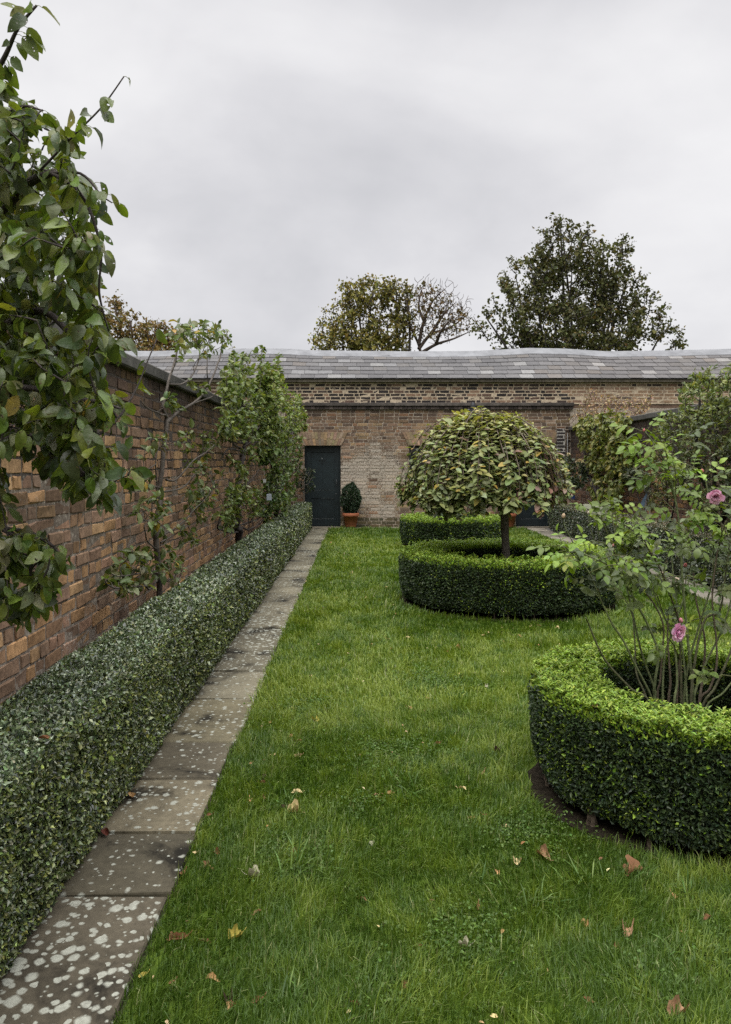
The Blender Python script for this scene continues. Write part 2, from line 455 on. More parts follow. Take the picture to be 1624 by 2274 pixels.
for i in range(len(joints)-1):
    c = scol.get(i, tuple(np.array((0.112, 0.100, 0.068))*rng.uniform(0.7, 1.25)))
    bend = 0.0 if joints[i] < 15 else 0.02
    slab(mb, -1.12, PATH_L + rng.normal(0, 0.006) + bend, joints[i]+0.010, joints[i+1]-0.010, (*c, lich.get(i, rng.uniform(0.35, 0.62) if i < 5 or i > 9 else 0.4)))
tag(mb.build('paving_path', M_PATH), kind='structure')
mb = MB(); y = -1.0
while y < 18.3:
    y2 = min(y + rng.uniform(0.5, 0.8), 18.34)
    slab(mb, PATH_R, 4.46, y+0.006, y2-0.006, (*np.array((0.16, 0.145, 0.115))*rng.uniform(0.75, 1.2), 0.2)); y = y2
tag(mb.build('paving_path', M_PATH), kind='structure')
mb = MB(); x = WALL_L
while x < WALL_R:
    x2 = min(x + rng.uniform(0.6, 0.95), WALL_R)
    slab(mb, x+0.005, x2-0.005, 18.35, Y_WALL-0.005, (*np.array((0.13, 0.115, 0.085))*rng.uniform(0.7, 1.2), 0.15), 0.012); x = x2
tag(mb.build('paving_strip', M_PATH), kind='structure')
for k, (cx, cy, ro, ri, h) in enumerate(RINGS):
    mb = MB(); rr = ro + (-0.03, 0.02, 0.02)[k]
    n = 64; ring = []
    for i in range(n):
        a = 2*math.pi*i/n; q = rr + rng.normal(0, 0.012) + (0.055*max(0, math.cos(a-R(187)))**3 if k == 0 else 0)
        ring.append((cx+q*math.cos(a), cy+q*math.sin(a), 0.006))
    v = ring + [(cx, cy, 0.03)]
    mb.add(v, [[(i, (i+1) % n, n) for i in range(n)]], (0.021, 0.017, 0.012))
    tag(mb.build('bed_soil', M_SOIL), kind='structure')

# grass blades: nobody could count them
def make_grass():
    mb = MB()
    zones = [(1.0, 2.0, 4000, 0.0034, 0.05), (2.0, 3.2, 17000, 0.0030, 0.050), (3.2, 5.0, 10500, 0.0042, 0.050), (5.0, 8.0, 4200, 0.0068, 0.050),
             (8.0, 12.0, 1700, 0.011, 0.050), (12.0, 18.36, 800, 0.017, 0.05)]
    for y0, y1, dens, w, hgt in zones:
        xr = min(PATH_R, 0.52*y1 + 0.9)
        n = int((xr-PATH_L+0.02)*(y1-y0)*dens)
        P = np.stack([rng.uniform(PATH_L-0.012, xr, n), rng.uniform(y0, y1, n), np.zeros(n)], 1)
        keep = np.ones(n, bool)
        for k, (cx, cy, ro, ri, h) in enumerate(RINGS):
            d = np.hypot(P[:, 0]-cx, P[:, 1]-cy)
            an = np.arctan2(P[:, 1]-cy, P[:, 0]-cx)
            ex = (-0.06 + 0.10*np.maximum(0, np.cos(an-R(187)))**3 + 0.02*(vnoise(P, 20, 77)-0.5)) if k == 0 else -0.02
            keep &= d > ro + ex
        P = P[keep]; n = len(P)
        P[:, 0] += np.where(P[:, 0] < PATH_L+0.05, 0.03*(vnoise(P*[0, 1, 0], 4.0, 61)-0.62), 0)
        big = vnoise(P, 0.9, 1); mid = vnoise(P, 3.1, 2); sm = vnoise(P, 11.0, 3)
        L = hgt * (0.45 + 0.55*mid + 0.45*sm) * np.exp(rng.normal(0, 0.3, n))
        edge = np.clip((P[:, 0]-PATH_L)/0.06, 0, 1)
        L *= 0.8 + 0.2*edge
        az = rng.normal(0, 1.1, n) + 9.0*mid + 5.0*big
        lean = np.clip(np.abs(rng.normal(0.55, 0.4, n)), 0.05, 1.35)
        Dh = np.stack([np.cos(az), np.sin(az), np.zeros(n)], 1)
        D0 = unit(Dh*np.sin(lean*0.6)[:, None] + np.array([0, 0, 1])*np.cos(lean*0.6)[:, None])
        D1 = unit(Dh*np.sin(lean*1.5)[:, None] + np.array([0, 0, 1])*np.cos(lean*1.5)[:, None])
        S = np.stack([-np.sin(az), np.cos(az), np.zeros(n)], 1)*(w/2*np.exp(rng.normal(0, 0.25, n)))[:, None]
        m = P + D0*(L*0.55)[:, None]; t = m + D1*(L*0.5)[:, None]
        v = np.stack([P-S, P+S, m-S*0.8, m+S*0.8, t], 1).reshape(-1, 3)
        o = np.arange(n)[:, None]*5
        c0 = np.array((0.088, 0.140, 0.014)); c1 = np.array((0.165, 0.212, 0.030)); c2 = np.array((0.048, 0.091, 0.011)); c3 = np.array((0.17, 0.19, 0.07))
        q = np.clip((big-0.5)*1.3 + (sm-0.5)*1.2 + 0.44 + rng.normal(0, 0.22, n), 0, 1)[:, None]
        C = np.where(q < 0.5, c2*(1-2*q)+c0*2*q, c0*(2-2*q)+c1*(2*q-1))
        dry = rng.random(n) < 0.035
        C[dry] = c3*rng.uniform(0.7, 1.3, (dry.sum(), 1))
        mb.add(v, [np.concatenate([o, o+1, o+3, o+2], 1), np.concatenate([o+2, o+3, o+4], 1)], np.repeat(C, 5, axis=0))
    # coarse tufts of longer, paler blades
    tufts = [(660,1935,44,.17),(910,1780,40,.12),(860,1430,30,.18),(1190,2010,46,.11),(1060,1960,30,.10),(640,1790,26,.10),(930,1500,24,.13),(1300,1960,40,.12),
             (900,1745,28,.12),(1050,1600,24,.10),(1420,1960,30,.10),(1530,1990,30,.12),(760,1690,20,.1),(1390,2180,36,.1),(650,2230,30,.1),(1020,1680,22,.1),(1500,2120,26,.1)]
    for x, y, n, ln in tufts:
        d = CAM_Z*FPX/(y-VY); c = px(x, y, d); c[2] = 0
        az = rng.uniform(0, 2*math.pi, n); Dh = np.stack([np.cos(az), np.sin(az), np.zeros(n)], 1)
        n = int(n*0.8); az = rng.normal(rng.uniform(0, 6.3), 1.3, n); Dh = np.stack([np.cos(az), np.sin(az), np.zeros(n)], 1)
        P = c + rnd_dirs(n)*np.array([1, 1, 0])*rng.uniform(0, ln*0.7, n)[:, None]
        L = ln*rng.uniform(0.35, 1.1, n); le = rng.uniform(0.15, 1.2, n)
        D = unit(Dh*np.sin(le)[:, None] + np.array([0, 0, 1])*np.cos(le)[:, None])
        mb.leaves(P, D, np.array([0, 0, 1.0]) + 0.3*rnd_dirs(n), L, 0.0055/L, pal([(0.10, 0.17, 0.035), (0.12, 0.19, 0.05), (0.06, 0.12, 0.02)], n), st=2, curl=rng.uniform(0.2, 1.6, n), fold=0.2)
    # clover in patches
    for x, y, r in ((0.35, 2.55, .22), (1.2, 2.5, .16), (-0.25, 3.1, .2), (0.1, 2.3, .14), (0.75, 3.3, .25), (0.2, 4.2, .3), (-0.3, 5.0, .3), (0.5, 5.6, .35), (0.9, 2.35, .12), (0.0, 3.6, .15)):
        n = int(560*r*r/0.05); P = np.stack([rng.normal(x, r*0.5, n), rng.normal(y, r*0.5, n), rng.uniform(0.012, 0.034, n)], 1)
        mb.leaves(P, unit(rnd_dirs(n)*[1, 1, 0.2]), unit(rnd_dirs(n)*0.35 + [0, 0, 1]), rng.uniform(0.010, 0.017, n), 0.95, pal([(0.055, 0.105, 0.015), (0.08, 0.14, 0.02), (0.10, 0.16, 0.04)], n), st=1, broad=0.6)
    return tag(mb.build('grass', M_GRASS), 'short uneven green grass of the lawn', 'grass', kind='stuff')
make_grass()

# ------------------------------------------------------------------ brickwork
def bricks(mb, org, U, Nr, u0, u1, v0, v1, course, colf, holes=(), bond='flemish', sl=0.225, hd=0.108, joint=0.011, head=None, depth=0.012, jit=0.003, inset=0.006):
    org = np.array(org, float); U = np.array(U, float); Nr = np.array(Nr, float); Z = np.array([0, 0, 1.0])
    V, F, C = [], [], []; n = 0; row = 0
    v = v0
    while v < v1 - 0.02:
        vt = min(v + course - joint, v1)
        u = u0 - rng.uniform(0, sl); k = row
        if bond == 'flemish': u = u0 - (0.0 if row % 2 else (sl+hd)/2) - 0.02
        while u < u1:
            ln = (sl if k % 2 else hd) if bond == 'flemish' else (hd if rng.random() < 0.55 else sl)
            ln *= rng.uniform(0.95, 1.05); a, b = max(u, u0), min(u+ln, u1)
            u += ln + (head or joint); k += 1
            if b - a < 0.03: continue
            segs = [(a, b)]
            for hu0, hu1, hv0, hv1 in holes:
                if vt <= hv0+0.01 or v >= hv1-0.01: continue
                ns = []
                for p, q in segs:
                    if q <= hu0 or p >= hu1: ns.append((p, q)); continue
                    if p < hu0: ns.append((p, hu0))
                    if q > hu1: ns.append((hu1, q))
                segs = ns
            for p, q in segs:
                if q-p < 0.02: continue
                w = rng.normal(0, jit*0.7); ins = inset*rng.uniform(0.6, 1.5)
                J = rng.normal(0, jit, (8, 2)); dp = depth
                pts = [(p, v, -dp), (q, v, -dp), (q, vt, -dp), (p, vt, -dp), (p+ins, v+ins, w), (q-ins, v+ins, w), (q-ins, vt-ins, w), (p+ins, vt-ins, w)]
                for (pu, pv, pw), j in zip(pts, J): V.append(org + U*(pu+j[0]) + Z*(pv+j[1]) + Nr*(pw + (rng.normal(0, jit*0.5) if pw > -dp else 0)))
                F += [(n+4, n+5, n+6, n+7), (n, n+1, n+5, n+4), (n+1, n+2, n+6, n+5), (n+2, n+3, n+7, n+6), (n+3, n, n+4, n+7)]
                C += [colf((p+q)/2, (v+vt)/2)]*8; n += 8
        v += course; row += 1
    F = np.array(F)
    if np.dot(np.cross(U, Z), Nr) < 0: F = F[:, ::-1]
    mb.add(np.array(V), [F], np.array(C))

ORANGE = [(0.33, 0.192, 0.088), (0.38, 0.24, 0.118), (0.245, 0.148, 0.084), (0.20, 0.132, 0.088), (0.215, 0.137, 0.096), (0.135, 0.095, 0.07), (0.27, 0.158, 0.105)]
def col_left(u, v):
    c = np.array(ORANGE[rng.choice(7, p=[.2, .15, .2, .15, .12, .1, .08])]) * 1.32*math.exp(rng.normal(0, 0.15))
    soot = np.clip((v - 1.72)/0.45, 0, 1) * (0.55 + 0.45*float(vnoise([(u, v, 0)], 1.6, 4)[0]))
    if v > 1.3 and rng.random() < 0.14: soot = max(soot, 0.5)
    soot = max(soot, 0.45*(rng.random() < 0.10))
    c = 0.62*c + 0.38*np.array((0.245, 0.152, 0.088))
    c = c*(1-soot) + np.array((0.022, 0.02, 0.019))*soot
    lime = 0.27 + (0.06 if v < 0.7 else 0) + 0.1*(rng.random() < 0.08)
    return (*c, lime)
def col_right(u, v):
    c = np.array(ORANGE[rng.choice(7, p=[.12, .05, .2, .2, .25, .1, .08])]) * math.exp(rng.normal(0, 0.16)) * np.array((0.85, 0.8, 0.8))
    soot = np.clip((v - 1.5)/0.5, 0, 1)*0.85
    c = c*(1-soot) + np.array((0.02, 0.018, 0.017))*soot
    return (*c, 0.22)
def mortar_band(mb, org, U, Nr, u0, u1, bands, depth):       # recessed mortar, a strip per band with its own tone
    org = np.array(org, float); U = np.array(U, float); Nr = np.array(Nr, float)
    for v0, v1, c, al in bands:
        pts = [org + U*a + np.array([0, 0, b]) - Nr*depth for a, b in ((u0, v0), (u1, v0), (u1, v1), (u0, v1))]
        f = [(0, 1, 2, 3)] if np.dot(np.cross(U, (0, 0, 1)), Nr) > 0 else [(3, 2, 1, 0)]
        mb.add(pts, [f], (*c, al))
def garden_wall(X, side, label, colf, top, y0, y1):
    t = thing('garden_wall', (X - side*0.16, (y0+y1)/2, 0), label, 'wall')
    mb = MB(); org = (X, 0, 0); U = (0, 1, 0); Nr = (side, 0, 0)
    zt = top - 0.10
    bricks(mb, org, U, Nr, y0, y1, 0.0, zt, 0.0855, colf, bond='old', jit=0.0045, inset=0.005, depth=0.009, joint=0.011, head=0.016)
    mortar_band(mb, org, U, Nr, y0, y1, [(-0.05, 0.75, (0.23, 0.185, 0.145), 0.46), (0.75, 1.5, (0.17, 0.138, 0.108), 0.42), (1.5, zt, (0.075, 0.062, 0.053), 0.38)], 0.005)
    xa, xb = sorted((X - side*0.02, X - side*0.33))
    mb.box((xa, y0, -0.05), (xb, y1, zt - 0.002), (0.16, 0.10, 0.07, 0.2))
    mb.build('brickwork', M_BRICK, t)
    mc = MB(); y = y0
    while y < y1:
        y2 = min(y + rng.uniform(0.75, 1.15), y1)
        dz = rng.normal(0, 0.005); dx = rng.normal(0, 0.005)
        xa, xb = sorted((X + side*0.06 + dx, X - side*0.39))
        k = math.exp(rng.normal(0, 0.14))
        mc.bbox((xa, y+0.004, zt+dz), (xb, y2-0.004, top+dz), np.array((0.088, 0.084, 0.074))*k, 0.012); y = y2
    mc.build('coping', M_STONE, t)
    return t
garden_wall(WALL_L, 1, 'long orange-brown brick wall with sooty top and stone coping beside the paved path', col_left, 2.405, -2.5, Y_WALL-0.02)
garden_wall(WALL_R, -1, 'reddish brick wall with dark coping half hidden behind climbers and the big leafy shrub', col_right, 2.46, -2.5, Y_WALL-0.02)

# ------------------------------------------------------------------ the building across the end
def outbuilding():
    t = thing('outbuilding', (1.7, Y_WALL, 0), 'low old brick building with slate roof and dark doors closing the end of the garden', 'building')
    X0, X1 = -9.0, 13.0
    d1 = (-1.28, -0.395, -0.05, 1.985); d2 = (3.87, 4.78, -0.05, 1.985); win = (1.27, 2.10, 0.86, 1.985)
    org = (0, Y_WALL, 0); U = (1, 0, 0); Nr = (0, -1, 0)
    def col_main(u, v):
        p = [(u, v, 0)]
        base = [(0.205, 0.135, 0.083), (0.15, 0.098, 0.066), (0.245, 0.168, 0.094), (0.11, 0.077, 0.057), (0.175, 0.124, 0.086), (0.215, 0.124, 0.073)]
        c = np.array(base[rng.choice(6, p=[.25, .22, .14, .14, .15, .10])]) * math.exp(rng.normal(0, 0.14))
        n = float(vnoise(p, 0.9, 5)[0]); n2 = float(vnoise(p, 3.0, 6)[0])
        bloom = 0.26 + 0.18*n2*np.clip(1.7-abs(v-1.1), 0, 1)
        bl = np.clip((u+0.6)/0.3, 0, 1)*np.clip((1.5-u)/0.7, 0, 1)*np.clip((2.15+0.5*(n-0.5)-v)/0.5, 0, 1); bloom += 0.20*bl*(0.35+1.1*n2)
        if abs(u-0.46) < 0.04 and v < 2.5: bloom += 0.10
        if v < 0.25: c = c*0.35 + np.array((0.02, 0.028, 0.012)); bloom = 0.2
        if v > 2.55 and n > 0.45: c = c*0.7
        if u > 2.6 and v > 1.2: bloom -= 0.06
        c = c*(1 - 0.5*np.clip((float(vnoise(p, 1.7, 15)[0])-0.55)*5, 0, 1)*np.clip(v/1.2, 0, 1))
        if u > 4.78: c = c*0.5; bloom = 0.3
        return (*c, float(np.clip(bloom, 0.05, 0.56)))
    def col_top(u, v):
        f = rng.random()
        if u > 5.1:
            c = np.array([(0.24, 0.16, 0.10), (0.20, 0.125, 0.085), (0.28, 0.2, 0.14), (0.06, 0.045, 0.04)][rng.choice(4, p=[.4, .25, .22, .13])])
        else:
            c = np.array([(0.032, 0.027, 0.026), (0.06, 0.045, 0.038), (0.11, 0.07, 0.052), (0.21, 0.135, 0.09)][rng.choice(4, p=[.38, .26, .2, .16])])
        return (*(c*math.exp(rng.normal(0, 0.12))), 0.16)
    mb = MB()
    bricks(mb, org, U, Nr, WALL_L, WALL_R, 0.0, 2.86, 0.0795, col_main, (d1, d2, win), joint=0.010, jit=0.0028, depth=0.010, inset=0.005)
    bricks(mb, org, U, Nr, -6.5, WALL_L-0.35, 2.0, 2.86, 0.0795, col_main, (), joint=0.010)
    bricks(mb, (0, Y_WALL-0.012, 0), U, Nr, -6.5, 11.0, 3.03, 3.50, 0.0795, col_top, (), joint=0.018, jit=0.003, inset=0.004)
    # mortar, behind the brick faces, left out where the openings are
    def strip(a, b, z0, z1, c, al): mortar_band(mb, org, U, Nr, a, b, [(z0, z1, c, al)], 0.006)
    mc = (0.25, 0.205, 0.155); al = 0.48
    strip(X0, WALL_L, -0.05, 2.9, mc, al)
    for a, b in ((WALL_L, d1[0]), (d1[1], win[0]), (win[1], d2[0]), (d2[1], X1)): strip(a, b, -0.05, 1.985, mc, al)
    strip(win[0], win[1], -0.05, win[2], mc, al); strip(WALL_L, X1, 1.985, 2.9, mc, al)
    mortar_band(mb, (0, Y_WALL-0.012, 0), U, Nr, X0, X1, [(3.0, 3.52, (0.43, 0.35, 0.25), 0.35)], 0.003)
    # body behind, with reveals at the openings
    th = 0.30; yb = Y_WALL + 0.012
    body = (0.13, 0.085, 0.06, 0.2)
    for a, b in ((X0, d1[0]), (d1[1], win[0]), (win[1], d2[0]), (d2[1], X1)): mb.box((a, yb, -0.05), (b, yb+th, 1.985), body)
    mb.box((win[0], yb, -0.05), (win[1], yb+th, win[2]), body)
    mb.box((X0, yb, 1.987), (X1, yb+th, 3.52), body)
    mb.box((X0, yb+3.2, -0.05), (X1, yb+3.4, 3.52), body)
    for a in (X0, X1-0.2): mb.box((a, yb+th+0.002, -0.05), (a+0.2, yb+3.198, 3.52), body)
    # slim brick pier by the right corner with white joints
    bricks(mb, (0, Y_WALL-0.03, 0), U, Nr, 4.86, 5.06, 0.9, 2.4, 0.0795, lambda u, v: (0.035, 0.03, 0.028, 0.1), (), joint=0.012)
    mortar_band(mb, (0, Y_WALL-0.03, 0), U, Nr, 4.86, 5.06, [(0.9, 2.4, (0.40, 0.38, 0.34), 0.4)], 0.004)
    wall = mb.build('wall', M_BRICK, t)
    # string course: moulded strip over a row of small dark bricks
    ms = MB()
    x = -6.5
    while x < 5.25:
        x2 = min(x + rng.uniform(0.7, 1.1), 5.3)
        ms.bbox((x+0.002, Y_WALL-0.085, 2.945), (x2-0.002, Y_WALL-0.014, 3.03), np.array((0.06, 0.052, 0.045))*rng.uniform(0.6, 1.5), 0.012); x = x2
    x = -6.5
    while x < 5.25:
        ms.bbox((x, Y_WALL-0.05, 2.868), (x+0.102, Y_WALL-0.013, 2.943), np.array((0.05, 0.04, 0.035))*rng.uniform(0.4, 1.9), 0.006); x += 0.112
    ms.build('string_course', M_STONE, t)
    me = MB(); x = -6.8
    while x < 11.2:
        x2 = x + rng.uniform(1.1, 1.5)
        me.bbox((x+0.003, Y_WALL-0.13, 3.52), (x2-0.003, Y_WALL+0.30, 3.605), np.array((0.125, 0.108, 0.082))*rng.uniform(0.75, 1.2), 0.012); x = x2
    me.build('eaves_course', M_STONE, t)
    # flat gauged arches
    for a, b, z0, z1 in (d1, win, d2):
        ma = MB()
        n = 15; zb, ztp = 1.99, 2.315; spl = 0.17
        for i in range(n):
            q0, q1 = i/n, (i+1)/n
            for s0, s1 in ((0, rng.uniform(0.4, 0.6)), (None, 1)):
                if s0 is None: s0 = last
                last = s1
                def pt(q, s): 
                    lo = a-0.02 + (b-a+0.04)*q; hi = a-spl + (b-a+2*spl)*q
                    return lo + (hi-lo)*s, zb + (ztp-zb)*s
                g = 0.005
                (x0, za), (x1, _), (x2, zc), (x3, _) = pt(q0, s0), pt(q1, s0), pt(q1, s1), pt(q0, s1)
                yf, yk = Y_WALL-0.016+rng.normal(0, 0.002), Y_WALL+0.01
                v = [(x0+g, yf, za+g), (x1-g, yf, za+g), (x2-g, yf, zc-g), (x3+g, yf, zc-g), (x0, yk, za), (x1, yk, za), (x2, yk, zc), (x3, yk, zc)]
                c = pal([(0.26, 0.19, 0.115), (0.23, 0.165, 0.10), (0.20, 0.14, 0.095), (0.25, 0.18, 0.115)], 1, jit=0.12)[0]
                ma.add(v, [[(0, 1, 2, 3), (0, 4, 5, 1), (1, 5, 6, 2), (2, 6, 7, 3), (3, 7, 4, 0)]], (*c, 0.36 if i > 8 else 0.28))
        mortar = [(a-0.02, Y_WALL-0.011, zb), (b+0.02, Y_WALL-0.011, zb), (b+spl, Y_WALL-0.011, ztp), (a-spl, Y_WALL-0.011, ztp)]
        ma.add(mortar, [[(0, 1, 2, 3)]], (0.24, 0.17, 0.105, 0.35))
        ma.build('flat_arch', M_BRICK, t)
    # slate roof: every slate a tilted plate, the ridge and eaves wander
    prx = np.array([350, 460, 560, 640, 700, 900, 1040, 1110, 1170, 1250, 1340, 1480, 1624, 1800]); pry = np.array([787, 783, 779, 780, 785, 788, 787, 783, 778, 780, 788, 785, 780, 778])
    run, rise, ye, ze = 1.56, 0.86, Y_WALL-0.17, 3.605
    ridx = (prx-VX)/FPX*(Y_WALL+run); ridz = (785-pry)*0.009
    def dz(x): return np.interp(x, ridx, ridz)
    mr = MB(); nc = 7; wS = 0.33
    sl_len = math.hypot(run, rise); du = np.array([0, run, rise])/sl_len; nu = np.array([0, -rise, run])/sl_len
    tones = [(0.125, 0.121, 0.120), (0.148, 0.143, 0.140), (0.108, 0.104, 0.104), (0.138, 0.130, 0.122), (0.25, 0.245, 0.235), (0.165, 0.148, 0.132), (0.185, 0.182, 0.18)]
    for r in range(nc):
        s0 = r*sl_len/nc; s1 = min(s0 + sl_len/nc*1.12, sl_len)
        x = -9 - (0.165 if r % 2 else 0)
        while x < 13:
            w = wS*rng.uniform(0.94, 1.06); x2 = x+w
            c = np.array(tones[rng.choice(7, p=[.28, .24, .16, .16, .05, .06, .05])])*math.exp(rng.normal(0, 0.08))
            if x > 5: c = c*np.array((1.0, 0.97, 0.95))
            g = 0.004; lift = 0.018 + rng.normal(0, 0.002); v = []
            for (xx, s, h) in ((x+g, s0, lift), (x2-g, s0, lift+rng.normal(0, .002)), (x2-g, s1, 0.004), (x+g, s1, 0.004), (x+g, s0, lift-0.012), (x2-g, s0, lift-0.012)):
                p = np.array([xx, ye, ze]) + du*(s + rng.normal(0, 0.003)) + nu*h; p[2] += dz(xx)*s/sl_len; v.append(p)
            mr.add(v, [[(0, 1, 2, 3), (4, 5, 1, 0)]], c*0.62); x = x2
    xs = np.linspace(-9, 13, 90)
    v = [(q, ye, ze-0.004) for q in xs] + [(q, ye+run, ze+rise+dz(q)-0.012) for q in xs] + [(q, ye+2*run+0.2, ze-0.0) for q in xs]
    n = len(xs); f = [(j*n+i, j*n+i+1, (j+1)*n+i+1, (j+1)*n+i) for j in range(2) for i in range(n-1)]
    mr.add(v, [f], (0.09, 0.09, 0.09))
    roof = mr.build('roof', M_SLATE, t)
    ml = MB()
    P = np.array([(q, ye+run+0.01, ze+rise+dz(q)-0.005) for q in np.linspace(-9, 13, 120)])
    ml.tubes(P, np.full(len(P), 0.052), (0.19, 0.193, 0.2), 10)
    n = len(P)
    v = [(p[0], p[1]-0.30, p[2]-0.30*rise/run+0.034) for p in P] + [(p[0], p[1]-0.03, p[2]+0.035) for p in P]
    ml.add(v, [[(i, i+1, n+i+1, n+i) for i in range(n-1)]], (0.165, 0.168, 0.174))
    v = [(p[0], p[1]-0.301, p[2]-0.30*rise/run+0.01) for p in P] + [(p[0], p[1]-0.30, p[2]-0.30*rise/run+0.034) for p in P]
    ml.add(v, [[(i, i+1, n+i+1, n+i) for i in range(n-1)]], (0.2, 0.2, 0.21))
    ml.build('ridge', M_LEAD, roof, True)
    # doors
    teal = np.array((0.0072, 0.0125, 0.0142))
    def door(d, vents, stripes):
        a, b, z0, z1 = d; z0 = 0.012; yf = Y_WALL + 0.13
        md = MB(); fr = 0.05
        md.box((a+fr, yf+0.02, z0+0.01), (b-fr, yf+0.06, z1-fr), teal)                       # boards behind
        for q0, q1, za, zb in ((a+fr, a+fr+0.10, z0+0.01, z1-fr), (b-fr-0.11, b-fr, z0+0.01, z1-fr), (a+fr+0.102, b-fr-0.112, z0+0.01, 0.20), (a+fr+0.102, b-fr-0.112, 0.70, 0.90), (a+fr+0.102, b-fr-0.112, z1-fr-0.11, z1-fr)):
            md.bbox((q0, yf, za), (q1, yf+0.03, zb), teal*1.1, 0.004)
        xm = (a+b)/2
        for q0, q1 in ((a+fr+0.104, xm-0.004), (xm+0.004, b-fr-0.114)): md.bbox((q0, yf+0.012, 0.905), (q1, yf+0.03, z1-fr-0.115), teal*1.25, 0.003)
        for q0, q1 in ((a+fr+0.104, a+fr+0.27), (a+fr+0.278, b-fr-0.114)): md.bbox((q0, yf+0.012, 0.205), (q1, yf+0.03, 0.695), teal*1.15, 0.003)
        for z in (0.90, 0.70, 0.204): md.box((xm-0.05, yf-0.004, z-0.004), (b-fr-0.12, yf-0.001, z+0.003), (0.05, 0.062, 0.06))   # paler ledge strips
        if vents:
            for ox, oz in ((0, 0), (0.062, 0), (-0.062, 0), (0, 0.058), (0, -0.058)):
                md.lathe([(0.017, 0), (0.017, 0.002), (0.0005, 0.002)], (0, 0, 0), (0.002, 0.002, 0.002) if oz < 0.05 else (0.12, 0.13, 0.13), 12)  # flat discs, the dark inside the holes painted on; top one paler
                vv = md.v[-1]; md.v[-1] = np.stack([vv[:, 0]+xm-0.02+ox, yf+0.009-vv[:, 2]+0*vv[:, 1], vv[:, 1]+1.62+oz], 1)
        if stripes:
            for k in range(4): md.box((xm+0.02+0.03*k, yf-0.006, 0.25+0.03*(k % 2)), (xm+0.035+0.03*k, yf+0.0, 0.62), (0.003, 0.004, 0.005))
        o = md.build('door', M_PAINT, t)
        mf = MB()
        mf.box((a, yf-0.01, z0), (a+fr-0.002, yf+0.07, z1-0.002), teal*0.9); mf.box((b-fr+0.002, yf-0.01, z0), (b, yf+0.07, z1-0.002), teal*0.9)
        mf.box((a+fr, yf-0.01, z1-fr+0.002), (b-fr, yf+0.07, z1-0.002), teal*0.8)
        mf.build('door_frame', M_PAINT, o)
        mh = MB()
        hx = b-fr-0.055
        mh.bbox((hx-0.012, yf-0.012, 1.0), (hx+0.012, yf-0.002, 1.17), (0.03, 0.035, 0.035), 0.003)
        mh.tube([(hx, yf-0.012, 1.03), (hx, yf-0.045, 1.045), (hx, yf-0.045, 1.12), (hx, yf-0.012, 1.14)], 0.007, 0.007, (0.05, 0.055, 0.055), 8)
        mh.build('handle', M_IRON, o); mh = MB()
        mh.lathe([(0.014, 0), (0.014, 0.006), (0.001, 0.008)], (0, 0, 0), (0.06, 0.06, 0.055), 12)
        vv = mh.v[-1]; mh.v[-1] = np.stack([vv[:, 0]+hx-0.015, yf-0.003-vv[:, 2], vv[:, 1]+0.81], 1)
        mh.build('keyhole_plate', M_IRON, o)
        ms = MB(); ms.bbox((a+0.002, Y_WALL-0.02, -0.02), (b-0.002, yf+0.10, 0.010), (0.16, 0.145, 0.115), 0.006); ms.build('threshold', M_STONE, o)
        return o
    door(d1, True, False)['label'] = 'dark teal panelled door with a cross of five vent holes'
    door(d2, False, True)['label'] = 'dark teal door half hidden behind the weeping tree'
    a, b, z0, z1 = win; yf = Y_WALL+0.12
    mw = MB()
    for lo, hi in (((a, yf, z0), (a+0.05, yf+0.06, z1-0.002)), ((b-0.05, yf, z0), (b, yf+0.06, z1-0.002)), ((a+0.052, yf, z0), (b-0.052, yf+0.06, z0+0.05)), ((a+0.052, yf, z1-0.052), (b-0.052, yf+0.06, z1-0.002)),
                   (((a+b)/2-0.012, yf+0.01, z0+0.052), ((a+b)/2+0.012, yf+0.05, z1-0.054))): mw.bbox(lo, hi, (0.02, 0.02, 0.022), 0.004)
    w = mw.build('window', M_PAINT, t)
    mg = MB(); mg.box((a+0.05, yf+0.03, z0+0.05), (b-0.05, yf+0.036, z1-0.05), (0.006, 0.006, 0.007)); mg.build('pane', M_GLASS, w)
    mk = MB(); mk.bbox((a-0.06, Y_WALL-0.06, z0-0.075), (b+0.06, Y_WALL+0.10, z0-0.002), (0.15, 0.135, 0.11), 0.01); mk.build('sill', M_STONE, w)
    # rainwater pipe with a round-topped inlet and a hopper box
    mp_ = MB(); xq = 2.80; yq = Y_WALL-0.16; ic = (0.025, 0.028, 0.032)
    mp_.lathe([(0.062, -0.20), (0.062, 0.0), (0.07, 0.005), (0.07, 0.03), (0.062, 0.035), (0.058, 0.09), (0.045, 0.13), (0.02, 0.155), (0.001, 0.16)], (xq, yq, 2.88), ic, 20)
    mp_.lathe([(0.042, -0.1), (0.042, 2.42)], (xq, yq, 0.11), ic, 16)
    for z in (0.6, 1.5): mp_.bbox((xq-0.08, yq-0.05, z), (xq+0.08, Y_WALL-0.018, z+0.05), ic, 0.008)
    pipe = mp_.build('downpipe', M_IRON, t, False)
    mh = MB()
    v = []
    for z, hw, y0_, y1_ in ((2.47, 0.07, yq-0.06, Y_WALL-0.018), (2.55, 0.16, yq-0.11, Y_WALL-0.018), (2.70, 0.16, yq-0.11, Y_WALL-0.018), (2.70, 0.18, yq-0.13, Y_WALL-0.018), (2.735, 0.18, yq-0.13, Y_WALL-0.018), (2.735, 0.15, yq-0.10, Y_WALL-0.03), (2.60, 0.14, yq-0.09, Y_WALL-0.03)):
        v += [(xq-hw, y0_, z), (xq+hw, y0_, z), (xq+hw, y1_, z), (xq-hw, y1_, z)]
    f = [(3, 2, 1, 0), (24, 25, 26, 27)] + [(r*4+k, r*4+(k+1) % 4, r*4+4+(k+1) % 4, r*4+4+k) for r in range(6) for k in range(4)]
    mh.add(v, [f], ic)
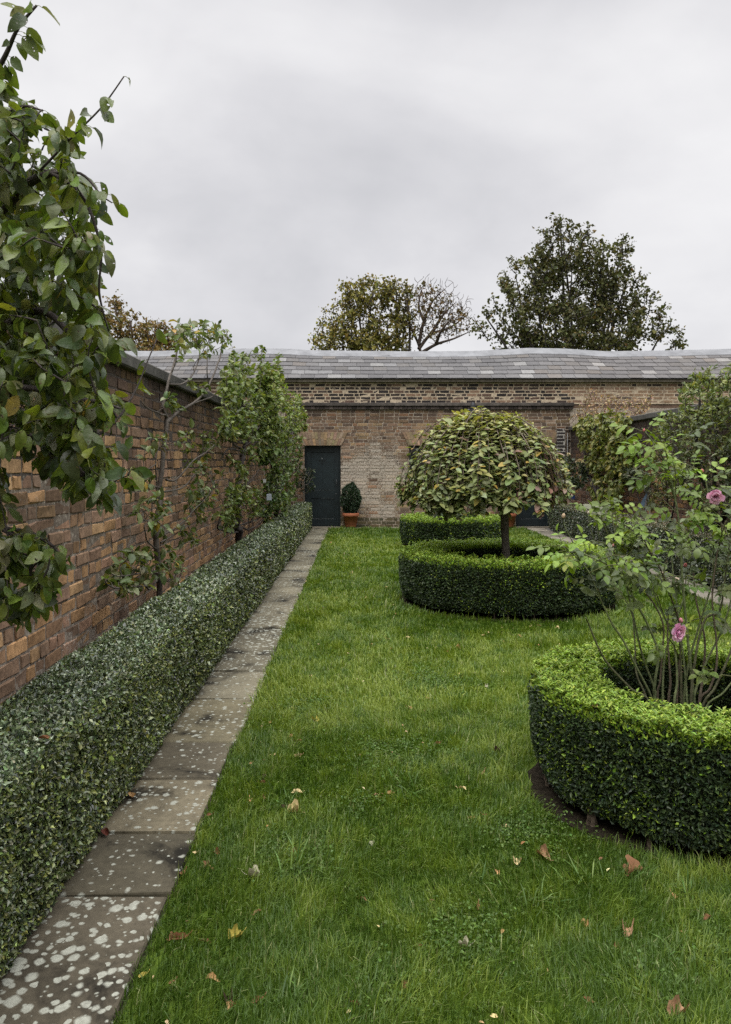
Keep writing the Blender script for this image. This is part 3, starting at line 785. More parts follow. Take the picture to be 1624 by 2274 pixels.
    for s in (-1, 1):
        a_ = np.linspace(0, 2*math.pi, 12)
        mh.tubes(np.stack([xq+s*0.105+0.04*np.cos(a_), np.full(12, yq), 2.80+0.055*np.sin(a_)], 1), np.full(12, 0.011), (0.16, 0.165, 0.16), 6)
    mh.build('hopper', M_IRON, pipe)
    # thin cable in the far corner
    mc_ = MB(); mc_.tubes(np.array([(5.115, Y_WALL-0.035, 0.3), (5.115, Y_WALL-0.035, 1.3), (5.115, Y_WALL-0.035, 2.3)]), np.full(3, 0.010), (0.3, 0.3, 0.3), 6)
    mc_.build('conduit', M_IRON, t)
outbuilding()

# ------------------------------------------------------------------ clipped box hedges
def prof_sample(prof, n, wfun):
    p = np.array(prof, float); seg = p[1:]-p[:-1]; ln = np.linalg.norm(seg, axis=1)
    w = ln*np.array([wfun((p[i]+p[i+1])/2) for i in range(len(seg))]); i = rng.choice(len(seg), n, p=w/w.sum()); t = rng.random((n, 1))
    q = p[i] + seg[i]*t; nr = np.stack([-seg[i, 1], seg[i, 0]], 1)/ln[i][:, None]
    # soften the corners
    j = np.clip(i + np.where(t[:, 0] > 0.5, 1, -1), 0, len(seg)-1); k = np.abs(t[:, 0]-0.5)[:, None]
    nj = np.stack([-seg[j, 1], seg[j, 0]], 1)/ln[j][:, None]
    return q, unit(nr*(1-k) + nj*k)
def hedge_leaf_dirs(Nw, spread, lift, face=0.5):
    n = len(Nw)
    D = unit(Nw*0.75 + rnd_dirs(n)*spread + np.array([0, 0, lift]))
    N = unit(Nw*face*1.2 + np.array([0, 0, 0.8*(1-face)+0.1]) + rnd_dirs(n)*0.8)
    return D, N
def hedge_mass(mb, q3, Nw, size, colf, depth=0.05, spread=0.75, lift=0.25, st=1, wd=0.55, face=0.5):
    n = len(q3)
    dep = rng.exponential(depth*0.5, n); dep = np.minimum(dep, depth*1.6)
    lump = (vnoise(q3, 7.0, 8)-0.5)*0.024 + (vnoise(q3, 2.2, 9)-0.5)*0.026
    P = q3 + Nw*(lump - dep)[:, None]
    D, N = hedge_leaf_dirs(Nw, spread, lift, face)
    L = size*np.exp(rng.normal(0, 0.22, n))
    mb.leaves(P - D*(L*0.4)[:, None], D, N, L, wd*np.exp(rng.normal(0, 0.1, n)), colf(P, Nw, dep, n), st=st, curl=rng.uniform(-0.3, 0.9, n), fold=rng.uniform(0.1, 0.5, n))

def ring_hedge(k, label, dens, size):
    cx, cy, ro, ri, h = RINGS[k]
    t = thing('ring_hedge', (cx, cy, 0), label, 'hedge', 'round clipped box hedges in the lawn')
    prof = [(ro-0.05, 0.06), (ro-0.015, 0.14), (ro, 0.28), (ro+0.005, h-0.07), (ro-0.012, h-0.025), (ro-0.05, h), (ri+0.05, h), (ri+0.015, h-0.025), (ri, h-0.08), (ri+0.02, 0.10)]
    area = 2*math.pi*(ro*h + ri*h*0.85 + (ro*ro-ri*ri)/2)
    n = int(area*dens)
    q, nr = prof_sample(prof, n, lambda m: m[0]*(1.25 if m[1] > h-0.03 else (0.7 if m[0] < (ro+ri)/2 else 1.0)))
    a = rng.uniform(0, 2*math.pi, n); ca, sa = np.cos(a), np.sin(a)
    q3 = np.stack([cx+q[:, 0]*ca, cy+q[:, 0]*sa, q[:, 1]], 1)
    Nw = -np.stack([nr[:, 0]*ca, nr[:, 0]*sa, nr[:, 1]], 1)
    if np.mean(Nw[q[:, 1] > h-0.005, 2]) < 0: Nw = -Nw
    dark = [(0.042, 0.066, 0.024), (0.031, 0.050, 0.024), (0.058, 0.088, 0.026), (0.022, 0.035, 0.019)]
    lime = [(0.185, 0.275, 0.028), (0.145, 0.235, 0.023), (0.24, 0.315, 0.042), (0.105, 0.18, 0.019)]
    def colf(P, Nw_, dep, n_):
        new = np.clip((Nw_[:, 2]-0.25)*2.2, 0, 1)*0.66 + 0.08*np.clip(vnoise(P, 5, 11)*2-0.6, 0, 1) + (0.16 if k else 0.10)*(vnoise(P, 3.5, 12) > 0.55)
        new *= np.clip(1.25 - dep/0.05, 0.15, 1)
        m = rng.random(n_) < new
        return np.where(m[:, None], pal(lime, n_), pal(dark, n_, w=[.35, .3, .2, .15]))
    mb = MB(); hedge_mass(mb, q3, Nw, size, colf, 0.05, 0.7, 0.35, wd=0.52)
    # sprigs of new growth standing up from the top
    m = int(2*math.pi*(ro*ro-ri*ri)/2*(2600 if k == 0 else 700 if k == 1 else 260))
    rr = np.sqrt(rng.uniform((ri+0.01)**2, (ro-0.01)**2, m)); aa = rng.uniform(0, 2*math.pi, m)
    B = np.stack([cx+rr*np.cos(aa), cy+rr*np.sin(aa), np.full(m, h-0.005)], 1); B[:, 2] += (vnoise(B, 7, 8)-0.5)*0.035
    sh = rng.uniform(-0.02, 0.05, m)*(1 if k == 0 else 1.3)
    for j in range(5):
        az = rng.uniform(0, 2*math.pi, m); up = rng.uniform(0.3, 1.0, m)
        D = unit(np.stack([np.cos(az), np.sin(az), up*1.3], 1))
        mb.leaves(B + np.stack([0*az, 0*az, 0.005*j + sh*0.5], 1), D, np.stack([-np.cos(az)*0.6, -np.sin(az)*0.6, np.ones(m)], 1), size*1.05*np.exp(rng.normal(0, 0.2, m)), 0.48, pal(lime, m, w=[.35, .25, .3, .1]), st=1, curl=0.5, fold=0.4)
    mb.build('foliage', M_HEDGE, t)
    mc = MB(); ins = 0.055
    mc.lathe([(ro-ins-0.03, 0.10), (ro-ins, 0.2), (ro-ins, h-ins), (ri+ins, h-ins), (ri+ins, 0.10)], (cx, cy, 0), (0.022, 0.024, 0.014), 64)  # solid core behind the leaves, its dark colour stands for inner shade
    ns = int(2*math.pi*ro/0.07); aa = rng.uniform(0, 2*math.pi, ns); rr = rng.uniform(ri+0.08, ro-0.06, ns)
    P0 = np.stack([cx+rr*np.cos(aa), cy+rr*np.sin(aa), np.full(ns, -0.01)], 1); P1 = P0 + np.stack([rng.normal(0, 0.02, ns), rng.normal(0, 0.02, ns), np.full(ns, 0.16)], 1)
    mc.tubes(np.stack([P0, (P0+P1)/2, P1], 1), np.tile([0.011, 0.009, 0.007], (ns, 1)), (0.09, 0.07, 0.05), 5)
    mc.build('stem_core', M_CORE, t)
ring_hedge(0, 'nearest round box hedge, with bright green top, around the pink rose bush', 27000, 0.020)
ring_hedge(1, 'middle and widest round box hedge, encircling the trunk of the weeping tree', 13000, 0.026)
ring_hedge(2, 'farthest and smallest round box hedge, partly hidden by the weeping tree, near the building', 8500, 0.034)

def long_hedge(xf, xb, h, side, y0, y1, zones, label, cols, top_cols):
    t = thing('box_hedge', ((xf+xb)/2, (y0+y1)/2, 0), label, 'hedge')
    s = side                                   # +1: the face looks to +x
    prof = [(xf-s*0.03, 0.03), (xf, 0.14), (xf+s*0.01, h*0.6), (xf+s*0.005, h-0.05), (xf-s*0.012, h-0.012), (xf-s*0.045, h), (xb+s*0.05, h), (xb+s*0.01, h-0.03), (xb, h-0.1), (xb, 0.15)]
    per = h + abs(xf-xb) + h*0.5
    mb = MB()
    for ya, yb, dens, size in zones:
        n = int((yb-ya)*per*dens)
        q, nr = prof_sample(prof, n, lambda m: 0.35 if abs(m[0]-xb) < 0.02 else 1.0)
        q3 = np.stack([q[:, 0], rng.uniform(ya, yb, n), q[:, 1]], 1)
        Nw = np.stack([nr[:, 0], np.zeros(n), nr[:, 1]], 1)
        if np.mean(Nw[q[:, 1] > h-0.005, 2]) < 0: Nw = -Nw
        q3[:, 0] += s*0.03*(vnoise(q3*np.array([0, 1, 0.3]), 1.1, 21)-0.5)
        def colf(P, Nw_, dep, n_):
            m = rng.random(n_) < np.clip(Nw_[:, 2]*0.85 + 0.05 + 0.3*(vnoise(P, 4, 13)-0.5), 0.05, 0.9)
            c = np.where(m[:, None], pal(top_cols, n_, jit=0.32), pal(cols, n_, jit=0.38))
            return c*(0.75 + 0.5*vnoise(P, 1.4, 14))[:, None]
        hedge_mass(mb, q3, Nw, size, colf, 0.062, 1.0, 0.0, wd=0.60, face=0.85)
    n = int(abs(xf-xb)*h*zones[-1][2]*1.2)
    for ye_, sg in ((y0, -1), (y1, 1)):
        q3 = np.stack([rng.uniform(min(xf, xb)+0.03, max(xf, xb)-0.03, n), np.full(n, ye_), rng.uniform(0.06, h-0.02, n)], 1)
        Nw = np.tile([0, sg, 0.0], (n, 1)); hedge_mass(mb, q3, Nw, zones[-1][3], lambda P, a, b, c: pal(cols, c), 0.045, 0.8, 0.2)
    mb.build('foliage', M_GREY, t)
    mc = MB(); a, b = sorted((xf-s*0.06, xb+s*0.06))
    mc.box((a+0.02, y0+0.05, 0.02), (b-0.02, y1-0.05, h-0.095), (0.012, 0.013, 0.008))  # solid core, coloured near black for the shade in the leaf gaps
    mc.build('stem_core', M_CORE, t)
G1 = [(0.105, 0.138, 0.040), (0.066, 0.09, 0.033), (0.185, 0.21, 0.055), (0.026, 0.036, 0.02), (0.15, 0.172, 0.085)]
G2 = [(0.12, 0.158, 0.070), (0.075, 0.105, 0.045), (0.19, 0.22, 0.14), (0.035, 0.052, 0.027)]
long_hedge(-1.05, -1.44, 0.65, 1, 0.2, 17.9, [(0.2, 1.2, 9000, 0.022), (1.2, 2.6, 27000, 0.0165), (2.6, 4.2, 19000, 0.0190), (4.2, 7, 10500, 0.0245), (7, 11, 5800, 0.033), (11, 17.9, 3600, 0.042)],
           'long low grey-green clipped hedge between the orange brick wall and the paved path', G1, G2)
G3 = [(0.07, 0.088, 0.045), (0.05, 0.065, 0.036), (0.09, 0.11, 0.055), (0.034, 0.045, 0.028)]
G4 = [(0.16, 0.14, 0.085), (0.11, 0.12, 0.06), (0.19, 0.155, 0.10), (0.08, 0.10, 0.045)]
long_hedge(4.42, 4.98, 0.64, -1, 3.0, 17.75, [(3.0, 8, 1800, 0.05), (8, 12, 7000, 0.032), (12, 17.75, 5200, 0.038)],
           'clipped hedge with browned top behind the pink rose, along the reddish wall', G3, G4)

# ------------------------------------------------------------------ woody plants
BARK1 = (0.075, 0.062, 0.048)
def woody(t, limbs, radii, twigs, tr=(0.006, 0.002), bark=BARK1, name='trunk', tw_col=None, sides=7):
    mb = MB()
    for l, (r0, r1) in zip(limbs, radii): 
        P = smooth(l, 5); P = P + (vnoise(P, 9, 31)[:, None]-0.5)*r0*1.2
        mb.tubes(P, np.linspace(r0, r1, len(P)), bark, sides)
    if twigs is not None and len(twigs):
        k = twigs.shape[1]
        mb.tubes(twigs, np.tile(np.linspace(tr[0], tr[1], k), (len(twigs), 1)), tw_col or bark, 4)
    return mb.build(name, M_BARK, t, True)
def crown(t, tw, n, L, wd, cols, w=None, droop=0.4, out=0.6, up=0.6, st=2, curl=0.8, fold=0.35, mat=None, t0=0.25, jit=0.0, name='crown', colf=None, lj=0.22):
    P, Dt = twig_sites(tw, n, t0, jit); m = len(P)
    side = unit(np.cross(Dt, rnd_dirs(m)))
    D = unit(Dt*0.45 + side*out + np.array([0, 0, -droop]) + rnd_dirs(m)*0.25)
    N = unit(np.array([0, 0, up]) + rnd_dirs(m)*0.7 + Dt*0.2)
    LL = L*np.exp(rng.normal(0, lj, m))
    C = colf(P, m) if colf else pal(cols, m, w)
    mb = MB()
    mb.leaves(P + D*(LL*0.12)[:, None], D, N, LL, wd*np.exp(rng.normal(0, 0.12, m)), C, st=st, curl=np.abs(rng.normal(curl, 0.45, m)), fold=rng.uniform(0.05, fold*2, m))
    return mb.build(name, mat or M_LEAF, t, st > 2)

# --- the big-leaved fruit tree at the left edge
def near_tree():
    t = thing('fruit_tree', (-1.6, 2.95, 0), 'big-leaved fruit tree overhanging the wall and hedge at the left edge', 'tree')
    B = lambda *p: [px(*q) for q in p]
    trunk = [np.array(q) for q in ((-1.60, 2.95, -0.02), (-1.62, 2.95, 0.6), (-1.58, 2.97, 1.2), (-1.6, 2.95, 1.9), (-1.58, 2.93, 2.5), (-1.56, 2.9, 3.1))]
    limbs = [trunk,
        B((-110,600,2.95),(-20,490,2.85),(60,410,2.7),(112,385,2.62)), B((-95,330,2.9),(-40,210,2.8),(5,135,2.7),(40,70,2.65),(82,12,2.6)),
        B((60,410,2.7),(120,345,2.62),(165,300,2.58),(225,240,2.56),(275,170,2.55)), B((-110,800,2.95),(0,730,2.85),(90,690,2.75),(160,740,2.7),(240,738,2.66)),
        B((112,385,2.62),(170,420,2.6),(205,475,2.58),(225,560,2.6),(222,650,2.62),(245,735,2.65)), B((-110,980,2.95),(30,960,2.85),(120,1000,2.72),(190,1050,2.66),(212,1110,2.64)),
        B((-110,1120,2.95),(0,1170,2.85),(70,1230,2.78),(60,1370,2.75)), B((120,1000,2.72),(200,975,2.7),(262,930,2.8),(310,850,2.9),(350,745,3.0)),
        B((-110,480,2.95),(-30,300,2.8),(40,240,2.7),(95,245,2.65)), B((112,385,2.62),(180,385,2.6),(225,432,2.58),(250,450,2.58)),
        B((-110,860,2.95),(20,860,2.8),(130,880,2.7),(220,890,2.65),(270,905,2.62)), B((0,1170,2.85),(90,1190,2.76),(150,1245,2.72))]
    radii = [(0.055, 0.03), (0.026, 0.012), (0.014, 0.004), (0.005, 0.0022), (0.02, 0.007), (0.007, 0.003), (0.018, 0.005), (0.014, 0.004), (0.007, 0.002), (0.012, 0.003), (0.006, 0.002), (0.015, 0.004), (0.008, 0.003)]
    def tips(poly, n, d0, d1):
        q = sample_poly(poly, n); d = rng.uniform(d0, d1, n)
        P = np.stack([(q[:, 0]-VX)/FPX*d, d, CAM_Z-(q[:, 1]-VY)/FPX*d], 1)
        lim = WALL_L+0.08; bad = P[:, 0] < lim
        P[bad] = [on_x(x, y, lim) for x, y in q[bad]] if bad.any() else P[bad]
        return P
    main = [(-90,190),(15,225),(70,262),(125,275),(165,310),(160,380),(205,430),(205,500),(222,560),(215,650),(255,690),(270,740),(235,800),(255,890),(240,930),(272,1010),(215,1060),(200,1090),(120,1050),(60,985),(-90,1000)]
    low = [(-90,1140),(50,1165),(95,1195),(135,1250),(105,1320),(50,1360),(0,1350),(-90,1340)]
    T = np.vstack([tips(main, 520, 2.45, 3.3), tips(low, 72, 2.6, 3.0), tips([(-90, 990), (0, 1000), (10, 1130), (-90, 1150)], 18, 2.7, 3.2), tips([(-90, -60), (20, -20), (20, 200), (-90, 230)], 16, 2.6, 2.9),
                   tips([(190,1010),(290,1030),(295,1060),(215,1095)], 8, 2.55, 2.75)])
    tw = grow(limbs, T, k=5, wob=0.14, sag=-0.06)
    woody(t, limbs, radii, tw, (0.0042, 0.0018), (0.055, 0.046, 0.042), sides=8)
    cols = [(0.09, 0.14, 0.028), (0.065, 0.104, 0.03), (0.045, 0.072, 0.032), (0.125, 0.17, 0.035), (0.14, 0.165, 0.105), (0.21, 0.17, 0.03)]
    w = [.29, .26, .20, .14, .104, .006]
    mb = MB()
    P, Dt = twig_sites(tw, 6, 0.3)
    for l, kk in ((limbs[2], 12), (limbs[3], 13), (limbs[5], 9), (limbs[8], 11), (limbs[10], 8), (limbs[4], 7), (limbs[7], 8), (limbs[9], 9), (limbs[6], 9), (limbs[11], 12), (limbs[12], 7)):
        Q = smooth(l, 6)[None]; p, dd = twig_sites(Q, kk, 0.35); P = np.vstack([P, p]); Dt = np.vstack([Dt, dd])
    m = len(P)
    side = unit(np.cross(Dt, rnd_dirs(m)))
    D0 = unit(Dt*0.35 + side*0.7 + np.array([0, 0, 0.1])); pet = rng.uniform(0.012, 0.03, m)
    D = unit(D0*0.55 + np.array([0.12, -0.1, -0.85])*rng.uniform(0.3, 1.5, m)[:, None] + rnd_dirs(m)*0.3)
    E = P + D0*pet[:, None]
    LL = 0.067*np.exp(rng.normal(0, 0.24, m))
    N = unit(np.array([0.35, -0.55, 0.55]) + rnd_dirs(m)*0.85)
    mb.leaves(E, D, N, LL, 0.53*np.exp(rng.normal(0, 0.15, m)), pal(cols, m, w), st=5, curl=np.abs(rng.normal(0.7, 0.5, m)), fold=rng.uniform(0.02, 0.55, m))
    mb.tubes(np.stack([P, (P+E)/2 + [0, 0, 0.002], E + D*0.006], 1), np.tile([0.0013, 0.001, 0.0009], (m, 1)), (0.16, 0.19, 0.06), 4)
    mb.build('crown', M_BIG, t, True)
near_tree()

# --- espalier trained on the brick wall
def espalier():
    c = lambda *p: [on_x(227.4+.3*x, 682+.3*y, -1.63 + (q[0] if q else 0)) for x, y, *q in p]
    base = on_x(227.4+.3*435, 682+.3*2100, -1.63)
    t = thing('espalier_tree', (base[0], base[1], 0), 'sparse espaliered fruit tree with bare branches spread on the orange wall', 'tree')
    b0 = base.copy(); b0[2] = -0.02; b0[1] += 0.02
    limbs = [[b0] + c((435,2100),(415,1960),(405,1700),(410,1540),(435,1400),(440,1250),(450,1100),(465,950),(480,820)),
        c((480,820),(450,740),(480,600),(490,540),(530,430),(555,300),(570,180),(590,130)), c((480,850),(560,780),(700,690),(790,580,.04),(860,400,.06),(880,320,.08),(890,250,.1)),
        c((490,570),(600,565,.04),(680,480,.05),(720,350,.05),(690,200,.05)), c((680,710),(820,660,.05),(880,600,.06),(960,550,.1)), c((790,580,.04),(775,450,.04),(780,350,.03),(790,180)),
        c((480,800),(400,780,.03),(330,740,.03),(280,680)), c((430,1340),(380,1325),(300,1310,.04),(255,1320,.05)), c((300,1300,.03),(330,1210,.03),(400,1150),(350,1060)),
        c((450,1370),(520,1360,.05),(600,1330,.1),(660,1270,.12),(695,1205,.12)), c((470,1280),(540,1280,.05),(610,1210,.1),(680,1130,.14),(760,1080,.16),(830,1020,.2)),
        c((430,1690),(520,1650,.05),(620,1570,.1),(680,1500,.13),(780,1400,.16),(830,1290,.2)), c((430,1745),(540,1680,.06),(640,1620,.1)), c((415,1600),(350,1590,.03),(270,1570,.05)),
        c((430,1940),(480,2030,.05),(540,1990,.08),(570,1910,.1)), c((430,1980),(360,2080,.06),(310,2060,.08),(150,2080,.12),(30,2060,.14),(25,2010,.14)), c((400,1950),(280,1970,.05),(150,1990,.1),(70,1980,.14)),
        c((400,1790),(340,1740,.03),(310,1640,.05),(330,1600,.06)), c((410,1400),(400,1250),(395,1150),(420,1000))]
    rad = [(0.027, 0.018), (0.015, 0.006), (0.016, 0.006), (0.009, 0.004), (0.008, 0.004), (0.007, 0.003), (0.008, 0.0035), (0.009, 0.004), (0.007, 0.003), (0.010, 0.004), (0.010, 0.004), (0.009, 0.0035), (0.008, 0.0035), (0.007, 0.0035), (0.008, 0.0035), (0.009, 0.0035), (0.008, 0.003), (0.007, 0.003), (0.009, 0.004)]
    regs = [((520,110,900,350), 52), ((900,210,960,300), 5), ((590,900,890,1230), 30), ((630,1250,840,1560), 28), ((360,1400,490,1700), 12), ((570,1580,730,1760), 9), ((120,1760,420,2080), 26), ((420,1760,600,2000), 14), ((20,1930,130,2040), 6), ((330,970,480,1030), 5), ((230,1320,360,1560), 4), ((380,600,560,760), 7), ((640,540,760,640), 6), ((880,400,1000,620), 8), ((150,2050,230,2140), 3), ((330,1200,400,1320), 3)]
    T = []
    for (x0, y0, x1, y1), n in regs:
        for _ in range(n): T.append(on_x(227.4+.3*rng.uniform(x0, x1), 682+.3*rng.uniform(y0, y1), -1.63+rng.uniform(-0.03, 0.2)))
    tw = grow(limbs, T, k=5, wob=0.16)
    woody(t, limbs, rad, tw, (0.0042, 0.0018), (0.085, 0.073, 0.06))
    cols = [(0.085, 0.125, 0.045), (0.06, 0.095, 0.035), (0.12, 0.155, 0.075), (0.15, 0.17, 0.11), (0.26, 0.2, 0.04)]
    crown(t, tw, 6, 0.064, 0.6, cols, [.36, .3, .2, .12, .03], droop=0.25, out=0.8, up=0.7, st=3, curl=0.8, t0=0.45)
espalier()

# --- second trained tree, greener, farther along the same wall
def trained_pear():
    c = lambda *p: [on_x(454.7+.2143*x, 747+.2143*y, -1.6 + (q[0] if q else 0)) for x, y, *q in p]
    base = on_x(454.7+.2143*370, 747+.2143*2100, -1.6)
    t = thing('trained_tree', (base[0], base[1], 0), 'trained fruit tree with dark trunk and upright leafy shoots, right of the sparse espalier', 'tree')
    b0 = base.copy(); b0[2] = -0.02
    limbs = [[b0] + c((370,2100),(345,1950),(335,1750),(360,1500),(375,1300),(405,1180),(430,1000),(395,800),(375,600),(400,280),(420,180)),
        c((345,2030),(250,2030,.04),(140,1990,.08),(150,1900,.1),(180,1850,.1)), c((380,1980),(460,2000,.08),(560,1950,.12),(620,1890,.15)), c((350,1960),(450,1930,.06),(540,1900,.1),(600,1860,.12)),
        c((395,1190),(250,1170,.03),(200,1225,.05),(180,1195,.06)), c((415,1180),(500,1130,.08),(580,1040,.12)), c((400,1170),(300,1110,.05),(240,1010,.08)), c((370,1560),(480,1480,.08),(590,1360,.12)), c((360,1600),(460,1520,.08),(560,1440,.1)),
        c((430,1000),(560,950,.1),(600,800,.12),(640,600,.12),(700,300,.12)), c((395,800),(500,760,.06),(580,500,.08),(585,150,.08)), c((375,600),(300,500,.05),(260,300,.06),(250,180,.06)), c((430,1100),(330,1090,.05),(270,1060,.08),(180,940,.1)), c((400,1150),(480,1100,.08),(600,1090,.13))]
    rad = [(0.055, 0.008)] + [(0.014, 0.005)]*13
    T = []
    def q(x0, y0, x1, y1, n, a=0.0, b=0.3):
        for _ in range(n): T.append(on_x(454.7+.2143*rng.uniform(x0, x1), 747+.2143*rng.uniform(y0, y1), -1.62+rng.uniform(a, b)))
    q(170, 330, 800, 700, 130); q(170, 680, 700, 1060, 100); q(260, 180, 480, 380, 18); q(540, 120, 640, 330, 9); q(700, 190, 800, 420, 14); q(110, 930, 240, 1010, 5); q(290, 1280, 440, 1600, 12); q(240, 1560, 420, 1780, 18); q(220, 1730, 330, 1980, 16); q(430, 1550, 620, 1900, 26); q(450, 1100, 620, 1300, 12)
    tw = grow(limbs, T, k=5, wob=0.12, up=0.45)
    woody(t, limbs, rad, tw, (0.006, 0.002), (0.05, 0.042, 0.036))
    crown(t, tw, 11, 0.072, 0.55, [(0.105, 0.155, 0.05), (0.075, 0.12, 0.035), (0.14, 0.19, 0.065), (0.05, 0.08, 0.03), (0.16, 0.18, 0.12)], [.33, .27, .2, .12, .08], droop=0.05, out=0.75, up=0.7, st=2, curl=0.9, t0=0.2)
trained_pear()

def wall_mass(name, label, cat, poly, xr, dr, ntips, trunk_pts, nleaf, L, wd, cols, w=None, droop=0.1, bark=(0.04, 0.034, 0.03), tr=(0.007, 0.002), up=0.4, rad=(0.05, 0.012), st=2, curl=0.8, extra=None, outl=0.75, lup=0.6, mat=None, colf=None):
    q = sample_poly(poly, ntips); X = rng.uniform(*xr, ntips)
    d = np.clip(X*FPX/(q[:, 0]-VX), *dr)
    T = np.stack([(q[:, 0]-VX)/FPX*d, d, CAM_Z-(q[:, 1]-VY)/FPX*d], 1)
    T = T[T[:, 2] > 0.12]
    limbs = [[np.array(p, float) for p in l] for l in trunk_pts]
    t = thing(name, (*limbs[0][0][:2], 0), label, cat)
    tw = grow(limbs, T, k=5, wob=0.1, up=up)
    woody(t, limbs, [(rad[0], rad[1])]*len(limbs), tw, tr, bark)
    crown(t, tw, nleaf, L, wd, cols, w, droop=droop, out=outl, up=lup, st=st, curl=curl, t0=0.15, mat=mat, colf=colf)
    return t
# dense bright green tree by the far door
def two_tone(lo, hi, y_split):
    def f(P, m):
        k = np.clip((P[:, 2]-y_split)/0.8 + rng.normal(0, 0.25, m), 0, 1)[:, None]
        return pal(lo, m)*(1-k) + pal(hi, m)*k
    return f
wall_mass('wall_tree', 'dense bright green tree on the wall, beside the door with vent holes', 'tree',
    [(560,850),(600,800),(640,860),(668,880),(682,900),(680,960),(672,990),(668,1040),(655,1090),(645,1130),(600,1160),(585,1160),(582,1100),(575,1000),(560,930)],
    (-1.62, -1.12), (11.8, 17.6), 520, [[(-1.5, 14.0, -0.02), (-1.48, 14.0, 0.7), (-1.5, 13.9, 1.4), (-1.45, 13.8, 2.3), (-1.4, 13.8, 3.0)], [(-1.48, 14.0, 0.7), (-1.4, 15.0, 1.4), (-1.35, 16.2, 2.2), (-1.3, 16.8, 2.6)], [(-1.48, 14.0, 0.6), (-1.35, 12.9, 1.1), (-1.45, 12.4, 1.9), (-1.5, 12.2, 2.7)], [(-1.5, 14.0, 1.4), (-1.3, 14.8, 2.0), (-1.25, 15.5, 2.8)]],
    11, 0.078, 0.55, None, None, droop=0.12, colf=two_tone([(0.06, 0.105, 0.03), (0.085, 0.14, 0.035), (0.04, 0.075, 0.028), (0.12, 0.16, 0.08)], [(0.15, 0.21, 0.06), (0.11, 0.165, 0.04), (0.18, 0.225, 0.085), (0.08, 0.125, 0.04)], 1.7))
# dark bay in the corner by the door
wall_mass('bay_tree', 'small dark evergreen on a thin pale stem, in front of the left door edge', 'shrub',
    [(652,1040),(672,1030),(690,1040),(700,1055),(698,1085),(690,1098),(668,1092),(655,1085)], (-1.5, -1.0), (17.9, 18.15), 40, [[(-1.27, 18.05, -0.02), (-1.26, 18.05, 0.6), (-1.24, 18.05, 1.1), (-1.2, 18.05, 1.45)]],
    6, 0.085, 0.4, [(0.022, 0.04, 0.022), (0.035, 0.055, 0.03), (0.016, 0.028, 0.018), (0.09, 0.11, 0.08)], [.4, .3, .2, .1], droop=0.1, bark=(0.16, 0.14, 0.11), rad=(0.014, 0.008))
# right side: climber, roses, shrubs along the other wall
cm = lambda pts: [(1221.3+.18*x, 844.5+.18*y) for x, y in pts]
wall_mass('climber', 'broad yellowish-green climber covering the end of the right wall below the reddish twigs', 'climber',
    cm([(290,560),(340,430),(560,370),(1000,370),(1010,470),(960,600),(1050,700),(1090,850),(1060,960),(930,1080),(900,1280),(870,1400),(790,1500),(700,1530),(560,1450),(470,1350),(480,1200),(420,1080),(440,950),(340,780),(330,650)]),
    (4.86, 5.14), (13.2, 18.0), 330, [[(5.05, 16.0, -0.02), (5.05, 16.0, 0.8), (5.08, 16.2, 1.5), (5.08, 16.4, 2.4)], [(5.05, 16.0, 0.5), (5.08, 15.2, 1.2), (5.08, 14.9, 2.2)], [(5.05, 16.0, 0.8), (5.06, 17.0, 1.6), (5.06, 17.2, 2.5)]],
    12, 0.10, 0.55, [(0.13, 0.165, 0.05), (0.10, 0.128, 0.04), (0.18, 0.21, 0.08), (0.066, 0.088, 0.032), (0.2, 0.185, 0.06)], [.33, .27, .2, .12, .08], droop=0.7, curl=0.7)
wall_mass('white_rose', 'dark-leaved bush with a few cream roses, left of the climber in the far right corner', 'rose bush',
    cm([(70,900),(200,890),(330,960),(430,1060),(460,1180),(400,1300),(300,1330),(220,1250),(170,1150),(100,1050)]), (4.5, 5.05), (16.6, 18.2), 90, [[(4.85, 17.5, -0.02), (4.85, 17.5, 0.6), (4.82, 17.5, 1.1), (4.78, 17.45, 1.6)], [(4.85, 17.5, 0.5), (4.7, 17.6, 1.1), (4.6, 17.7, 1.7)]],
    8, 0.075, 0.6, [(0.03, 0.05, 0.028), (0.045, 0.068, 0.034), (0.022, 0.036, 0.022), (0.11, 0.13, 0.09)], [.4, .3, .2, .1], rad=(0.022, 0.008))
wall_mass('rose_shrub', 'silvery-leaved rose on the right wall above the bare brick patch', 'rose bush',
    cm([(890,1090),(960,1060),(1050,1010),(1140,1050),(1200,1150),(1280,1270),(1200,1330),(1060,1290),(960,1300),(900,1270)]), (4.9, 5.1), (12.5, 15.0), 60, [[(5.08, 13.6, -0.02), (5.05, 13.6, 0.6), (5.05, 13.8, 1.0), (5.02, 13.9, 1.5)], [(5.05, 13.6, 0.6), (5.03, 13.2, 1.0), (5.0, 13.1, 1.3)]],
    7, 0.085, 0.6, [(0.055, 0.075, 0.045), (0.11, 0.13, 0.10), (0.035, 0.05, 0.03), (0.16, 0.175, 0.145)], [.4, .25, .25, .1], rad=(0.016, 0.006))
